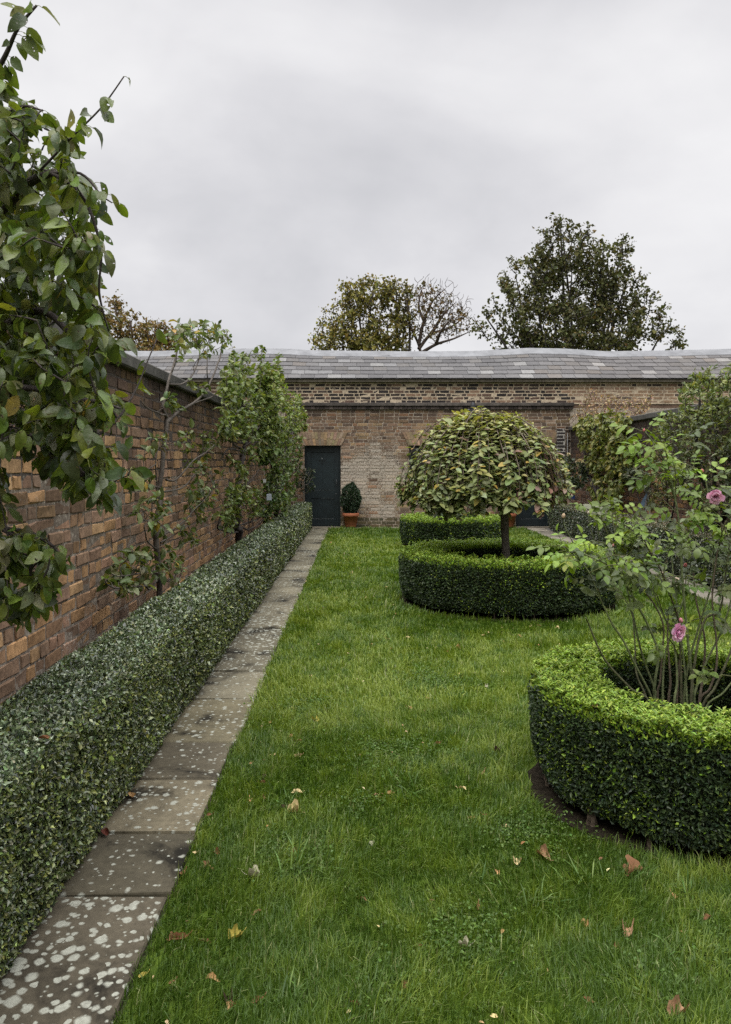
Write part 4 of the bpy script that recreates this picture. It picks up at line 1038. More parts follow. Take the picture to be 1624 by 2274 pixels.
wall_mass('evergreen_shrub', 'tall fine-leaved green shrub against the right wall, behind the pink rose', 'shrub',
    [(1462,920),(1475,900),(1500,890),(1515,860),(1530,830),(1560,815),(1600,812),(1640,800),(1800,790),(1830,1000),(1800,1200),(1640,1180),(1560,1130),(1500,1100),(1478,1060),(1470,1000),(1458,960)],
    (4.35, 5.1), (7.8, 12.8), 950, [[(4.95, 10.6, -0.02), (4.92, 10.6, 0.8), (4.9, 10.5, 1.6), (4.85, 10.4, 2.6)], [(4.92, 10.6, 0.6), (4.85, 11.4, 1.4), (4.8, 11.8, 2.2)], [(4.92, 10.6, 0.6), (4.8, 9.6, 1.4), (4.75, 9.2, 2.4)], [(4.9, 10.5, 1.0), (4.6, 10.4, 1.6), (4.55, 10.2, 2.4)]],
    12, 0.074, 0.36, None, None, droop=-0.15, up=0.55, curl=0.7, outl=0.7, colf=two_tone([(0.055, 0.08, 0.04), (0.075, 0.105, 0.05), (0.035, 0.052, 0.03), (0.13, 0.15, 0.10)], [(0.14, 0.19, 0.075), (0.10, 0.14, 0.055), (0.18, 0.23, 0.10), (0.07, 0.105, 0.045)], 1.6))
wall_mass('low_shrub', 'yellow-green small-leaved shrub at the wall between the ribboned stake and the tall shrub', 'shrub',
    cm([(1200,860),(1300,830),(1400,900),(1480,1100),(1500,1300),(1480,1500),(1400,1640),(1290,1600),(1210,1560),(1240,1400),(1300,1250),(1220,1050)]), (4.75, 5.1), (10.8, 13.4), 90, [[(5.02, 12.4, -0.02), (5.0, 12.4, 0.6), (4.98, 12.3, 1.2), (4.95, 12.3, 1.8)], [(5.0, 12.4, 0.4), (4.95, 12.0, 0.9), (4.95, 11.9, 1.4)]],
    7, 0.055, 0.5, [(0.11, 0.13, 0.045), (0.08, 0.10, 0.036), (0.15, 0.165, 0.07), (0.05, 0.066, 0.03)], rad=(0.016, 0.006))

# reddish bare twigs along the top of the right wall
def twigs_thing():
    t = thing('twiggy_shrub', (5.4, 16.0, 0), 'thicket of thin reddish bare twigs rising over the right wall above the climber', 'shrub')
    poly = cm([(220,420),(330,330),(400,250),(520,60),(600,150),(720,180),(900,200),(1100,240),(1290,130),(1230,330),(1150,420),(1000,440),(300,470),(200,560)])
    q = sample_poly(poly, 420); X = rng.uniform(5.15, 5.6, 420); d = np.clip(X*FPX/(q[:, 0]-VX), 13.5, 18.5)
    T = np.stack([(q[:, 0]-VX)/FPX*d, d, CAM_Z-(q[:, 1]-VY)/FPX*d], 1)
    T[:, 1] = np.minimum(T[:, 1], 18.35)
    limbs = [[np.array(p) for p in l] for l in ([(5.75, 16.0, -0.02), (5.75, 16.0, 1.2), (5.6, 16.0, 2.45)], [(5.6, 16.0, 2.45), (5.4, 15.0, 2.5), (5.3, 14.3, 2.5)], [(5.6, 16.0, 2.45), (5.4, 17.0, 2.5), (5.25, 17.9, 2.45)])]
    tw = grow(limbs, T, k=5, wob=0.1, up=0.3, sag=0.05)
    woody(t, limbs, [(0.025, 0.015), (0.015, 0.008), (0.015, 0.008)], tw, (0.006, 0.0035), (0.13, 0.085, 0.07), 'branches')
    crown(t, tw, 2, 0.05, 0.5, [(0.2, 0.12, 0.09), (0.26, 0.2, 0.13), (0.14, 0.13, 0.06), (0.4, 0.33, 0.24)], None, t0=0.3, name='dry_leaves')
twigs_thing()

# ------------------------------------------------------------------ weeping standard tree in the middle ring
def weeping_tree():
    cx, cy = 1.70, 8.85
    t = thing('weeping_tree', (cx, cy, 0), 'weeping standard tree with umbrella of yellow-green leaves inside the middle round hedge', 'tree')
    mb = MB()
    P = np.array([(cx+0.03, cy, -0.02), (cx+0.025, cy, 0.3), (cx+0.01, cy, 0.7), (cx-0.005, cy, 1.1), (cx-0.02, cy, 1.5), (cx-0.05, cy, 1.85)])
    P = smooth(P, 5); z = P[:, 2]
    mb.tubes(P, 0.043 + 0.006*np.exp(-z*4) + 0.010*np.exp(-((z-1.25)/0.3)**2) + 0.003*rng.random(len(P)), (0.15, 0.132, 0.108), 12)
    top = np.array([cx-0.05, cy, 1.85]); ctr = np.array([cx-0.23, cy])
    rx = 0.90; ry = 0.90; M = 190; k = 14
    tw = []
    for i in range(M):
        az = rng.uniform(0, 2*math.pi); f = (rng.uniform(0.70, 1.03) if i > 56 else rng.uniform(1.03, 1.12)) if i > 40 else rng.uniform(0.25, 0.75)
        e = np.array([ctr[0] + rx*f*math.cos(az), ctr[1] + ry*f*math.sin(az)])
        zend = rng.uniform(1.05, 1.34) + (0.12 if math.cos(az) > 0.5 and rng.random() < 0.5 else 0) if f > 0.7 else rng.uniform(1.25, 1.7)
        pk = 2.13 + rng.normal(0, 0.045) - 0.25*abs(1-f)
        s = np.linspace(0, 1, k); th = np.minimum(s*1.45, 1)*math.pi/2
        q = np.clip(s/0.18, 0, 1); c0 = top[:2]*(1-q)[:, None] + ctr*q[:, None]
        hr = np.sin(th); zd = 1.24 + (pk-1.24)*np.cos(th); fall = np.clip((s-0.69)/0.31, 0, 1)
        zz_ = np.where(fall > 0, 1.24 + (zend-1.24)*fall, zd); zz_ = top[2]*(1-q)**2 + zz_*(1-(1-q)**2)
        zz_ = np.where(s > 0.45, np.minimum(zz_, np.maximum(zd, zend)), zz_) if zend > 1.3 else zz_
        x = c0[:, 0] + (e[0]-ctr[0])*hr; y = c0[:, 1] + (e[1]-ctr[1])*hr
        p = np.stack([x, y, zz_], 1) + np.cumsum(rng.normal(0, 0.008, (k, 3)), 0)
        tw.append(p)
    tw = np.array(tw)
    mb.tubes(tw, np.tile(np.linspace(0.008, 0.0022, k), (M, 1)), (0.13, 0.105, 0.08), 5)
    # dead, leafless whips low on the right-hand side
    dead = tw[(tw[:, -1, 0] > cx+0.25)]
    if len(dead):
        dd = np.repeat(dead[::2], 2, axis=0)[:, 5:]; dd = dd + np.cumsum(rng.normal(0, 0.014, dd.shape), 1); dd[..., 0] -= 0.08
        mb.tubes(dd, np.full(dd.shape[:2], 0.003), (0.14, 0.085, 0.06), 4)
    mb.build('trunk', M_BARK, t, True)
    P, Dt = twig_sites(tw, 84, 0.08, 0.018); m = len(P)
    outv = unit(np.stack([P[:, 0]-ctr[0], P[:, 1]-ctr[1], np.clip(P[:, 2]-1.45, -0.1, 1)*1.3], 1))
    keep = ~((P[:, 0] > cx+0.2) & (P[:, 2] < 1.38) & (rng.random(m) < 0.35)); keep &= rng.random(m) < 0.93
    P, Dt, outv = P[keep], Dt[keep], outv[keep]; m = len(P)
    side = unit(np.cross(Dt, outv))*rng.choice([-1, 1], (m, 1))
    D = unit(side*0.8 + outv*0.5 + Dt*0.12 + np.array([0, 0, -0.05]) + rnd_dirs(m)*0.3)
    N = unit(outv*0.45 + np.array([0, 0, 0.9]) + rnd_dirs(m)*0.35)
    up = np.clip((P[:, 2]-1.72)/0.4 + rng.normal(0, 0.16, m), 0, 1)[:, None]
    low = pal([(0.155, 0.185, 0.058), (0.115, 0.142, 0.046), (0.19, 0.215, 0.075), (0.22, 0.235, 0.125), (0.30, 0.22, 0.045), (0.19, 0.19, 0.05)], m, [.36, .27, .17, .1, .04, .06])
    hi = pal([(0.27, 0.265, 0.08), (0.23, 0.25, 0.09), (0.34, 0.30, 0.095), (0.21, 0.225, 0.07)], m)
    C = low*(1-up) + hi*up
    dr = rng.random(m) < np.where((P[:, 0] > cx) & (P[:, 2] < 1.35), 0.2, 0.02); C[dr] = pal([(0.15, 0.085, 0.06), (0.22, 0.15, 0.11)], int(dr.sum()))
    mc = MB(); L = 0.074*np.exp(rng.normal(0, 0.26, m))
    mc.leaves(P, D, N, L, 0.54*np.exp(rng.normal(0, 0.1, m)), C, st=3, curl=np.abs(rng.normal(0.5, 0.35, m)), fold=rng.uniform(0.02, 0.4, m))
    mc.build('crown', M_PALE, t, True)
weeping_tree()

# dark bush in the far ring
wall_mass('dark_bush', 'low dark leafy bush planted inside the farthest round hedge', 'shrub', [(958,1085),(1000,1075),(1060,1090),(1075,1115),(1055,1150),(965,1155),(950,1120)], (1.3, 2.2), (14.1, 14.7), 90,
    [[(1.75, 14.4, -0.02), (1.75, 14.4, 0.3), (1.7, 14.4, 0.9)], [(1.75, 14.4, 0.1), (1.5, 14.4, 0.5), (1.4, 14.4, 0.9)], [(1.75, 14.4, 0.1), (2.0, 14.4, 0.5), (2.1, 14.4, 0.8)]],
    6, 0.075, 0.55, [(0.045, 0.068, 0.034), (0.03, 0.048, 0.026), (0.085, 0.11, 0.06), (0.14, 0.16, 0.12)], [.4, .3, .2, .1], rad=(0.016, 0.007))

# ------------------------------------------------------------------ pink rose bush in the near ring
def rose_flower(parent, ctr, face, r, cols):
    mb = MB(); face = unit(face); a = unit(np.cross(face, (0.3, 0.2, 1.0))); b = np.cross(face, a); ctr = np.asarray(ctr, float)
    def petal(az, tilt, L, Wd, base_r, cup):
        nu, nv = 6, 5; rad = math.cos(az)*a + math.sin(az)*b; tan = -math.sin(az)*a + math.cos(az)*b
        v = []
        for i in range(nu):
            s = i/(nu-1)
            ang = tilt*(0.35+0.65*s) + cup*max(0, s-0.62)*1.6
            p0 = ctr + rad*(base_r + L*s*math.sin(tilt*(0.4+0.5*s))) + face*(L*s*math.cos(tilt*(0.4+0.5*s)) - L*0.25)
            p0 = p0 + rad*cup*max(0, s-0.6)*L*0.5
            hw = Wd/2*math.sin(min(1.0, 0.22+s*0.95)*math.pi*0.62)*(1.0 if s < 0.98 else 0.82)
            for j in range(nv):
                u = (j/(nv-1)-0.5)*2
                v.append(p0 + tan*hw*u - rad*(abs(u)**2)*hw*0.55*math.cos(tilt) + face*(rng.normal(0, 0.02)*L + 0.06*L*s*abs(u)))
        f = [(i*nv+j, i*nv+j+1, (i+1)*nv+j+1, (i+1)*nv+j) for i in range(nu-1) for j in range(nv-1)]
        mb.add(v, [f], pal(cols, 1, jit=0.1)[0])
    for n, tilt, L, Wd, br, cup in ((6, 1.25, 1.0, 1.0, 0.12, 0.5), (7, 0.95, 0.95, 0.9, 0.1, 0.4), (8, 0.65, 0.85, 0.72, 0.07, 0.25), (9, 0.38, 0.72, 0.52, 0.045, 0.1), (7, 0.16, 0.58, 0.36, 0.02, 0.0)):
        for i in range(n): petal(2*math.pi*i/n + rng.normal(0, 0.2), tilt + rng.normal(0, 0.1), L*r*rng.uniform(0.9, 1.08), Wd*r, br*r, cup)
    o = mb.build('flower', M_PETAL, parent, True)
    ms = MB()
    for i in range(5):
        az = 2*math.pi*i/5; d = math.cos(az)*a + math.sin(az)*b
        ms.leaves((ctr - face*r*0.25)[None], (d*0.9-face*0.2)[None], face[None], r*0.7, 0.3, (0.06, 0.1, 0.03), st=2)
    ms.build('sepals', M_LEAF, o)
    return o
def rose_bud(parent, ctr, up, r, col):
    mb = MB(); up = unit(up); a = unit(np.cross(up, (0.3, 0.9, 0.1))); b = np.cross(up, a)
    prof = [(0.25, -1.3), (0.7, -0.9), (1.0, -0.2), (0.9, 0.5), (0.55, 1.1), (0.05, 1.5)]; n = 10; v = []
    for q, z in prof:
        for k in range(n):
            an = 2*math.pi*k/n + z*0.5; v.append(np.asarray(ctr) + r*(q*(1+0.12*math.cos(3*an)))*(math.cos(an)*a+math.sin(an)*b) + up*r*z)
    f = [(i*n+k, i*n+(k+1) % n, (i+1)*n+(k+1) % n, (i+1)*n+k) for i in range(5) for k in range(n)]
    mb.add(v, [f], col)
    for i in range(5):
        d = math.cos(1.26*i)*a + math.sin(1.26*i)*b
        mb.leaves((np.asarray(ctr)-up*r*1.2)[None], (d*0.6+up*0.7)[None], (d)[None], r*2.0, 0.3, (0.07, 0.11, 0.035), st=2, curl=0.4)
    mb.build('bud', M_PETAL, parent, True)
def rose_bush():
    cx, cy = 1.70, 3.72
    t = thing('rose_bush', (cx, cy, 0), 'open leggy rose bush with two pink blooms, growing inside the nearest round hedge', 'rose bush')
    def C(pts, d0, d1):
        n = len(pts); ds = np.linspace(d0, d1, n)
        P = [px(1234+.3*x, 942+.3*y, d) for (x, y), d in zip(pts, ds)]
        b = P[0].copy(); b[2] = -0.02; b[0] += (cx-b[0])*0.25; b[1] += (cy-b[1])*0.3
        return [b] + P
    canes = [C([(720,2110),(700,2000),(600,1800),(500,1600),(420,1480),(330,1290),(250,1100),(130,960),(60,900)], 3.62, 3.4), C([(715,2110),(560,1960),(400,1790),(320,1660),(245,1480),(225,1435)], 3.6, 3.35),
        C([(740,2080),(735,1920),(760,1700),(690,1500),(600,1330),(520,1180),(420,1060),(300,1000),(190,950)], 3.7, 3.5), C([(760,2060),(775,1900),(790,1680),(800,1500),(740,1350),(660,1240),(520,1070),(440,960),(410,850)], 3.75, 3.65),
        C([(880,2130),(900,1900),(880,1650),(820,1460),(760,1340),(700,1180),(640,1080)], 3.7, 3.9), C([(935,2130),(930,1900),(925,1720),(915,1610)], 3.62, 3.5),
        C([(1030,2130),(1010,1900),(985,1650),(960,1400),(935,1100),(930,900),(910,700),(870,480),(820,300),(720,130),(640,30)], 3.75, 3.5), C([(1060,2100),(1140,1960),(1190,1800),(1190,1600),(1160,1300),(1190,1000),(1230,800),(1205,640),(1190,575)], 3.7, 3.6),
        C([(950,2130),(980,1800),(1060,1500),(1150,1200),(1170,950),(1140,600),(1110,420),(1085,350)], 3.8, 3.85), C([(1080,2140),(1180,1950),(1290,1700),(1340,1500),(1380,1200),(1400,900)], 3.75, 3.7),
        C([(800,2120),(810,1720),(880,1500),(960,1250),(1010,1050),(1040,850)], 3.8, 4.0), C([(900,2120),(925,1560),(850,1270),(770,1060),(690,930),(650,840)], 3.78, 3.7),
        C([(770,2090),(640,1700),(560,1350),(480,1000),(445,850),(465,640)], 3.85, 3.95), C([(1000,2130),(1040,1700),(1110,1440),(1215,1380),(1260,1100),(1290,850),(1300,600)], 3.7, 3.6),
        C([(1100,2150),(1250,1980),(1420,1750),(1560,1500),(1600,1200)], 3.65, 3.5), C([(840,2120),(850,1900),(830,1600),(835,1400)], 3.75, 3.75), C([(1010,2130),(1100,1800),(1240,1500),(1330,1150),(1340,800),(1310,450)], 3.8, 3.9),
        C([(690,2090),(600,1850),(590,1650),(575,1450),(570,1350)], 3.8, 3.9), C([(980,2140),(960,1850),(920,1500),(870,1100),(860,900)], 3.85, 4.1), C([(1060,2140),(1085,1900),(1105,1600),(1040,1300),(1010,1000),(960,700)], 3.85, 4.05)]
    green = [(0.115, 0.135, 0.06), (0.10, 0.10, 0.055), (0.13, 0.155, 0.07), (0.10, 0.08, 0.055)]
    LP, LD, LN, LL, LC = [], [], [], [], []; rach = []; shoots = []
    young = [(0.115, 0.20, 0.025), (0.14, 0.22, 0.035), (0.095, 0.165, 0.028)]; old = [(0.058, 0.094, 0.026), (0.042, 0.068, 0.024), (0.078, 0.118, 0.03), (0.10, 0.13, 0.075), (0.13, 0.155, 0.11)]
    def compound(p, d, size, yng):
        d = unit(d); nrm = unit(np.array([0, -0.45, 1.0]) + rnd_dirs(1)[0]*0.6); sd = unit(np.cross(d, nrm)); nl = 5 if rng.random() < 0.6 else 7
        e = p + d*size*2.2 + np.array([0, 0, -0.12*size]); rach.append([p, (p+e)/2 + np.array([0, 0, 0.15*size]), e])
        fr = {5: [(0.45, 1), (0.45, -1), (0.75, 1), (0.75, -1), (1, 0)], 7: [(0.3, 1), (0.3, -1), (0.55, 1), (0.55, -1), (0.8, 1), (0.8, -1), (1, 0)]}[nl]
        c = pal(young if yng else old, 1, None if yng else [.33, .27, .24, .1, .06], 0.18)[0]
        for s, g in fr:
            LP.append(p+(e-p)*s); LD.append(unit(d*(0.55 if g else 1) + sd*g*0.85 + np.array([0, 0, -0.1]) + rnd_dirs(1)[0]*0.15)); LN.append(nrm + rnd_dirs(1)[0]*0.3)
            LL.append(size*rng.uniform(0.8, 1.1)*(0.8 if s < 0.5 else 1.0)); LC.append(c*math.exp(rng.normal(0, 0.08)))
    for i, cn in enumerate(canes):
        P = smooth(cn, 6); n = len(P); mb = MB()
        r0 = 0.0068*rng.uniform(0.75, 1.25); rad = np.linspace(r0, 0.0026, n)
        mb.tubes(P, rad, green[i % 4], 8)
        thorn = P[rng.integers(3, n-2, 10)]; td = unit(rnd_dirs(10)*np.array([1, 1, 0.2]))
        mb.leaves(thorn+td*0.004, td, rnd_dirs(10), 0.008, 0.5, (0.12, 0.07, 0.05), st=1)
        mb.build('stem', M_BARK, t, True)
        s = np.linspace(0, 1, n); lo = 0.50
        for j in range(n):
            if s[j] < lo or rng.random() > 0.44 or (P[j, 2] < 0.95 and rng.random() < 0.8): continue
            tn = unit(P[min(j+1, n-1)]-P[max(j-1, 0)])
            for _ in range(1 + (rng.random() < 0.4)):
                d = unit(rnd_dirs(1)[0]*np.array([1, 0.8, 0.5]) + tn*0.35); yg = s[j] > 0.8 and rng.random() < 0.6 or i == 6 and s[j] > 0.6 and rng.random() < 0.8
                if rng.random() < 0.36 and s[j] < 0.95:                      # short side shoot with three leaves
                    q = P[j] + d*rng.uniform(0.07, 0.17) + np.array([0, 0, rng.uniform(0.02, 0.09)]); shoots.append([P[j], (P[j]+q)/2 + np.array([0, 0, 0.012]), q])
                    for _k in range(3): compound(P[j] + (q-P[j])*rng.uniform(0.55, 1), unit(d + rnd_dirs(1)[0]*0.9), rng.uniform(0.038, 0.054), yg or rng.random() < 0.2)
                else: compound(P[j], d, rng.uniform(0.040, 0.058), yg)
    fl = np.array([px(1234+.3*900, 942+.3*1540, 3.46), px(1234+.3*1185, 942+.3*535, 3.58)])
    ok = [not any(math.hypot(p[0]-f[0], p[2]-f[2]) < 0.075 and p[1] < f[1]+0.02 for f in fl) for p in LP]
    LP, LD, LN, LL, LC = [[v for v, o_ in zip(a_, ok) if o_] for a_ in (LP, LD, LN, LL, LC)]
    m = len(LP); mb = MB()
    mb.leaves(np.array(LP), np.array(LD), np.array(LN), np.array(LL), 0.62, np.array(LC), st=3, curl=np.abs(rng.normal(0.6, 0.4, m)), fold=rng.uniform(0.05, 0.5, m))
    mb.tubes(np.array(rach), np.tile([0.0014, 0.0011, 0.0008], (len(rach), 1)), (0.09, 0.11, 0.04), 4)
    mb.tubes(np.array(shoots), np.tile([0.003, 0.0025, 0.002], (len(shoots), 1)), (0.08, 0.095, 0.04), 5)
    mb.build('foliage', M_LEAF, t, True)
    pink = [(0.70, 0.38, 0.52), (0.76, 0.48, 0.60), (0.64, 0.32, 0.46), (0.80, 0.55, 0.65)]
    q = lambda x, y, d: px(1234+.3*x, 942+.3*y, d)
    rose_flower(t, q(900, 1540, 3.46), np.array([0.35, -0.75, -0.12]), 0.040, pink)
    rose_flower(t, q(1185, 535, 3.58), np.array([-0.3, -0.7, -0.2]), 0.034, [(0.72, 0.42, 0.52), (0.78, 0.52, 0.6), (0.62, 0.34, 0.44)])
    for x, y, d, r, c in ((410, 838, 3.65, 0.0085, (0.6, 0.27, 0.25)), (424, 895, 3.6, 0.007, (0.55, 0.25, 0.22)), (962, 1045, 3.8, 0.009, (0.58, 0.2, 0.18)), (610, 912, 3.9, 0.008, (0.5, 0.28, 0.2)), (930, 1452, 3.45, 0.009, (0.6, 0.26, 0.3)), (1088, 345, 3.84, 0.008, (0.5, 0.2, 0.16)), (655, 45, 3.5, 0.006, (0.45, 0.15, 0.14)),
                          (1195, 622, 3.6, 0.009, (0.22, 0.26, 0.10)), (60, 680, 3.4, 0.009, (0.42, 0.32, 0.2)), (285, 620, 3.9, 0.011, (0.7, 0.52, 0.44)), (245, 655, 3.9, 0.007, (0.5, 0.45, 0.35))):
        rose_bud(t, q(x, y, d), np.array([rng.normal(0, 0.3), 0, 1.0]), r, c)
    # stalks under the loose buds
    for a, b in ((((60, 700), (70, 760), (130, 880)), 3.4), (((285, 640), (300, 720), (330, 900)), 3.88), (((245, 662), (255, 760), (300, 900)), 3.88), (((424, 905), (430, 960), (450, 1020)), 3.6), (((962, 1060), (965, 1140), (960, 1250)), 3.8), (((610, 922), (620, 1000), (650, 1080)), 3.9), (((930, 1465), (925, 1540), (920, 1650)), 3.47)):
        mb = MB(); mb.tube([q(x, y, b) for x, y in a], 0.002, 0.0024, (0.09, 0.11, 0.045), 5); mb.build('stem', M_BARK, t, True)
rose_bush()

# ------------------------------------------------------------------ terracotta pots with clipped box
def potted(x, y, label):
    t = thing('potted_shrub', (x, y, 0.018), label, 'potted plant', 'terracotta pots with box shrubs by the doors')
    z = 0.018
    mb = MB(); mb.lathe([(0.001, 0.02), (0.125, 0.02), (0.13, 0.028), (0.178, 0.272), (0.196, 0.276), (0.200, 0.285), (0.203, 0.345), (0.196, 0.352), (0.175, 0.352), (0.168, 0.31), (0.001, 0.31)], (x, y, z), (0.30, 0.105, 0.052), 40)
    for a in (0.3, 2.4, 4.5): mb.bbox((x+0.1*math.cos(a)-0.02, y+0.1*math.sin(a)-0.02, z), (x+0.1*math.cos(a)+0.02, y+0.1*math.sin(a)+0.02, z+0.022), (0.2, 0.08, 0.045), 0.004)
    mb.build('pot', M_TERRA, t, True)
    ms = MB(); ms.lathe([(0.172, 0.315), (0.1, 0.33), (0.001, 0.335)], (x, y, z), (0.03, 0.024, 0.018), 24); ms.build('soil', M_SOIL, t)
    n = 5200; d = rnd_dirs(n); c = np.array([x, y, 0.72]); rad = np.array([0.235, 0.235, 0.40])
    sh = (1 - 0.13*np.clip(d[:, 2], 0, 1))*(1 + 0.34*(vnoise(d, 2.6, 40+x)-0.5) + 0.14*(vnoise(d, 7, 41+x)-0.5))
    q = c + d*rad*(sh*(1-rng.exponential(0.07, n)))[:, None]
    D, N = hedge_leaf_dirs(d, 0.8, 0.35); mf = MB()
    mf.leaves(q, D, N, 0.042*np.exp(rng.normal(0, 0.25, n)), 0.5, pal([(0.022, 0.042, 0.02), (0.032, 0.058, 0.026), (0.015, 0.028, 0.016), (0.055, 0.085, 0.04)], n, [.38, .28, .24, .1]), st=1)
    mf.build('foliage', M_HEDGE, t)
    mt = MB(); mt.tube([(x, y, 0.3), (x+0.01, y, 0.5), (x, y, 0.8)], 0.02, 0.01, (0.07, 0.055, 0.04)); 
    tw = grow([[np.array((x, y, 0.3)), np.array((x, y, 0.6)), np.array((x, y, 0.9))]], q[:60], k=4)
    mt.tubes(tw, np.tile(np.linspace(0.005, 0.002, 4), (len(tw), 1)), (0.06, 0.05, 0.035), 4)
    mt.build('stem_core', M_BARK, t)
potted(-0.15, 18.42, 'terracotta pot with rounded dark box bush, right of the door with vent holes')
potted(3.62, 18.40, 'terracotta pot glimpsed just right of the weeping tree trunk')

# ------------------------------------------------------------------ trees beyond the building
def far_tree(name, label, base, trunk_h, blobs, ntips, nleaf, L, cols, w, bark, seed_limbs, bare=0.0, tr=(0.05, 0.012), wob=0.12, own=None):
    t = thing(name, (base[0], base[1], 0), label, 'tree', 'trees standing beyond the walls')
    b = np.array([base[0], base[1], -0.05])
    top = b + np.array([0, 0, trunk_h])
    limbs = [[b, b + np.array([0.05, 0, trunk_h*0.5]), top]]; radii = [(0.42, 0.3)]
    T = []
    tot = sum(q[3]*q[4]*q[5] for q in blobs)
    for (bx, by, bz, rx, ry, rz) in blobs:
        c = np.array([bx, by, bz])
        mid = np.array([*(0.42*top[:2]+0.58*c[:2] + rng.normal(0, 0.25, 2)), 0.55*top[2]+0.45*c[2]])
        if own is None: limbs.append([top - np.array([0, 0, 0.3]), mid, c + np.array([0, 0, rz*0.35])]); radii.append((0.10, 0.03))
        n = max(10, int(ntips*rx*ry*rz/tot)); d = rnd_dirs(n)
        r = rng.uniform(0.35, 1.0, n)**0.6
        T.append(c + d*np.array([rx, ry, rz])*(r*(0.86+0.30*vnoise(d*2.2, 1.0, bx)))[:, None])
    T = np.vstack(T)
    for l in own or []: limbs.append([px(*q) for q in l]); radii.append((0.085, 0.02))
    tw = grow(limbs, T, k=5, wob=wob, up=0.5)
    mb = MB()
    for l, (r0, r1) in zip(limbs, radii):
        P = smooth(l, 5); mb.tubes(P, np.linspace(r0, r1, len(P)), bark, 7)
    ln = np.linalg.norm(tw[:, -1]-tw[:, 0], axis=1)
    mb.tubes(tw, np.linspace(1, 0, 5)[None]*np.clip(ln*0.03, 0.012, tr[0])[:, None] + tr[1], bark, 4)
    if bare:                                                     # fine bare twigs
        tips2 = np.vstack([T + rnd_dirs(len(T))*rng.uniform(0.25, 0.7, (len(T), 1)) + [0, 0, 0.1] for _ in range(2)])
        fine = grow([x for x in tw], tips2, k=4, wob=0.15); mb.tubes(fine, np.tile(np.linspace(0.014, 0.006, 4), (len(fine), 1)), bark, 3)
    mb.build('trunk', M_BARK, t, True)
    src = tw if not bare else tw[rng.random(len(tw)) > bare]
    P, Dt = twig_sites(src, nleaf, 0.72, L*0.85); m = len(P)
    D = unit(rnd_dirs(m) + np.array([0, 0, -0.2])); N = unit(rnd_dirs(m) + np.array([0, -0.3, 0.7]))
    C = pal(cols, m, w)*(0.65 + 0.7*vnoise(P, 0.55, 50))[:, None]
    mc = MB(); mc.leaves(P, D, N, L*np.exp(rng.normal(0, 0.3, m)), 0.85, C, st=1, curl=0.5, fold=0.3, broad=0.5)
    mc.build('crown', M_FAR, t)
def blob(x, y, d, rx, rz, ry=None):      # centre and radii measured in the 1624-wide picture
    p = px(x, y, d); return (p[0], p[1], p[2], rx/FPX*d, (ry or rx)/FPX*d, rz/FPX*d)
d = 34.0
far_tree('sycamore_tree', 'largest, dark green tree rising behind the slate roof on the right', (px(1275, 0, d)[0], d), 3.4,
    [blob(*q) for q in ((1250,545,d,72,62),(1340,580,d,62,58),(1180,620,d,70,70),(1270,640,d+1,105,80),(1370,650,d,68,62),(1140,690,d-1,52,58),(1230,720,d,110,62),(1350,730,d,95,60),(1430,700,d,58,48),(1475,745,d+.5,42,38),(1150,760,d,60,32),(1080,720,d-1,38,42),(1245,510,d,28,26),(1385,545,d,22,28),(1400,610,d,30,30),(1500,770,d,24,16),(1290,770,d,120,32))],
    1500, 12, 0.132, [(0.072, 0.084, 0.036), (0.052, 0.064, 0.031), (0.095, 0.10, 0.04), (0.12, 0.095, 0.035)], [.42, .34, .18, .06], (0.035, 0.03, 0.026), 6)
far_tree('maple_tree', 'yellow-brown rounded tree behind the roof left of the dark green one', (px(835, 0, d)[0], d+1), 3.0,
    [blob(*q) for q in ((830,650,d,58,34),(790,670,d,40,36),(880,660,d,42,42),(750,710,d,42,34),(720,755,d,42,26),(800,730,d,55,42),(860,730,d,58,46),(900,700,d,32,40),(905,640,d,20,22),(760,760,d,50,24),(850,770,d,70,22),(770,640,d,18,14))],
    680, 10, 0.125, [(0.15, 0.148, 0.045), (0.105, 0.11, 0.038), (0.19, 0.165, 0.05), (0.075, 0.082, 0.03)], [.36, .28, .2, .16], (0.05, 0.042, 0.034), 6)
far_tree('bare_tree', 'half-bare tree with fine brown branches between the yellow-brown and dark green trees', (px(935, 0, d)[0], d), 3.4,
    [blob(*q) for q in ((960,670,d,46,36),(1000,690,d,42,30),(930,710,d,32,40),(1020,715,d,34,26),(975,720,d,46,36),(950,640,d,24,16))],
    330, 5, 0.115, [(0.13, 0.095, 0.05), (0.105, 0.085, 0.045), (0.10, 0.10, 0.04)], [.4, .35, .25], (0.06, 0.045, 0.036), 6, bare=0.5, tr=(0.04, 0.006), wob=0.2, own=[((936,870,d),(935,800,d),(930,765,d),(912,725,d-.3),(905,680,d-.5),(893,645,d-.5)), ((930,775,d),(958,742,d+.3),(998,728,d+.5),(1035,702,d+.6)), ((934,785,d),(968,765,d-.4),(1008,752,d-.6),(1040,738,d-.6)), ((930,765,d),(942,712,d),(962,668,d+.2),(988,642,d+.3)), ((958,742,d+.3),(984,700,d+.6),(1012,672,d+.9)), ((942,712,d),(930,680,d+.6),(938,640,d+.8)), ((968,765,d-.4),(980,735,d-.9),(1005,705,d-1.2))])
d = 24.0
far_tree('autumn_tree', 'russet-tinged thin tree showing above the orange wall at the left', (px(330, 0, d)[0], d), 2.4,
    [blob(*q) for q in ((255,690,d,30,36),(290,725,d,42,34),(345,740,d,42,26),(385,760,d,42,24),(300,770,d,60,26),(240,740,d,40,44),(340,790,d,70,26))],
    420, 12, 0.085, [(0.15, 0.13, 0.05), (0.17, 0.115, 0.05), (0.11, 0.11, 0.042), (0.19, 0.13, 0.06)], [.35, .25, .25, .15], (0.06, 0.045, 0.036), 5, tr=(0.025, 0.005))

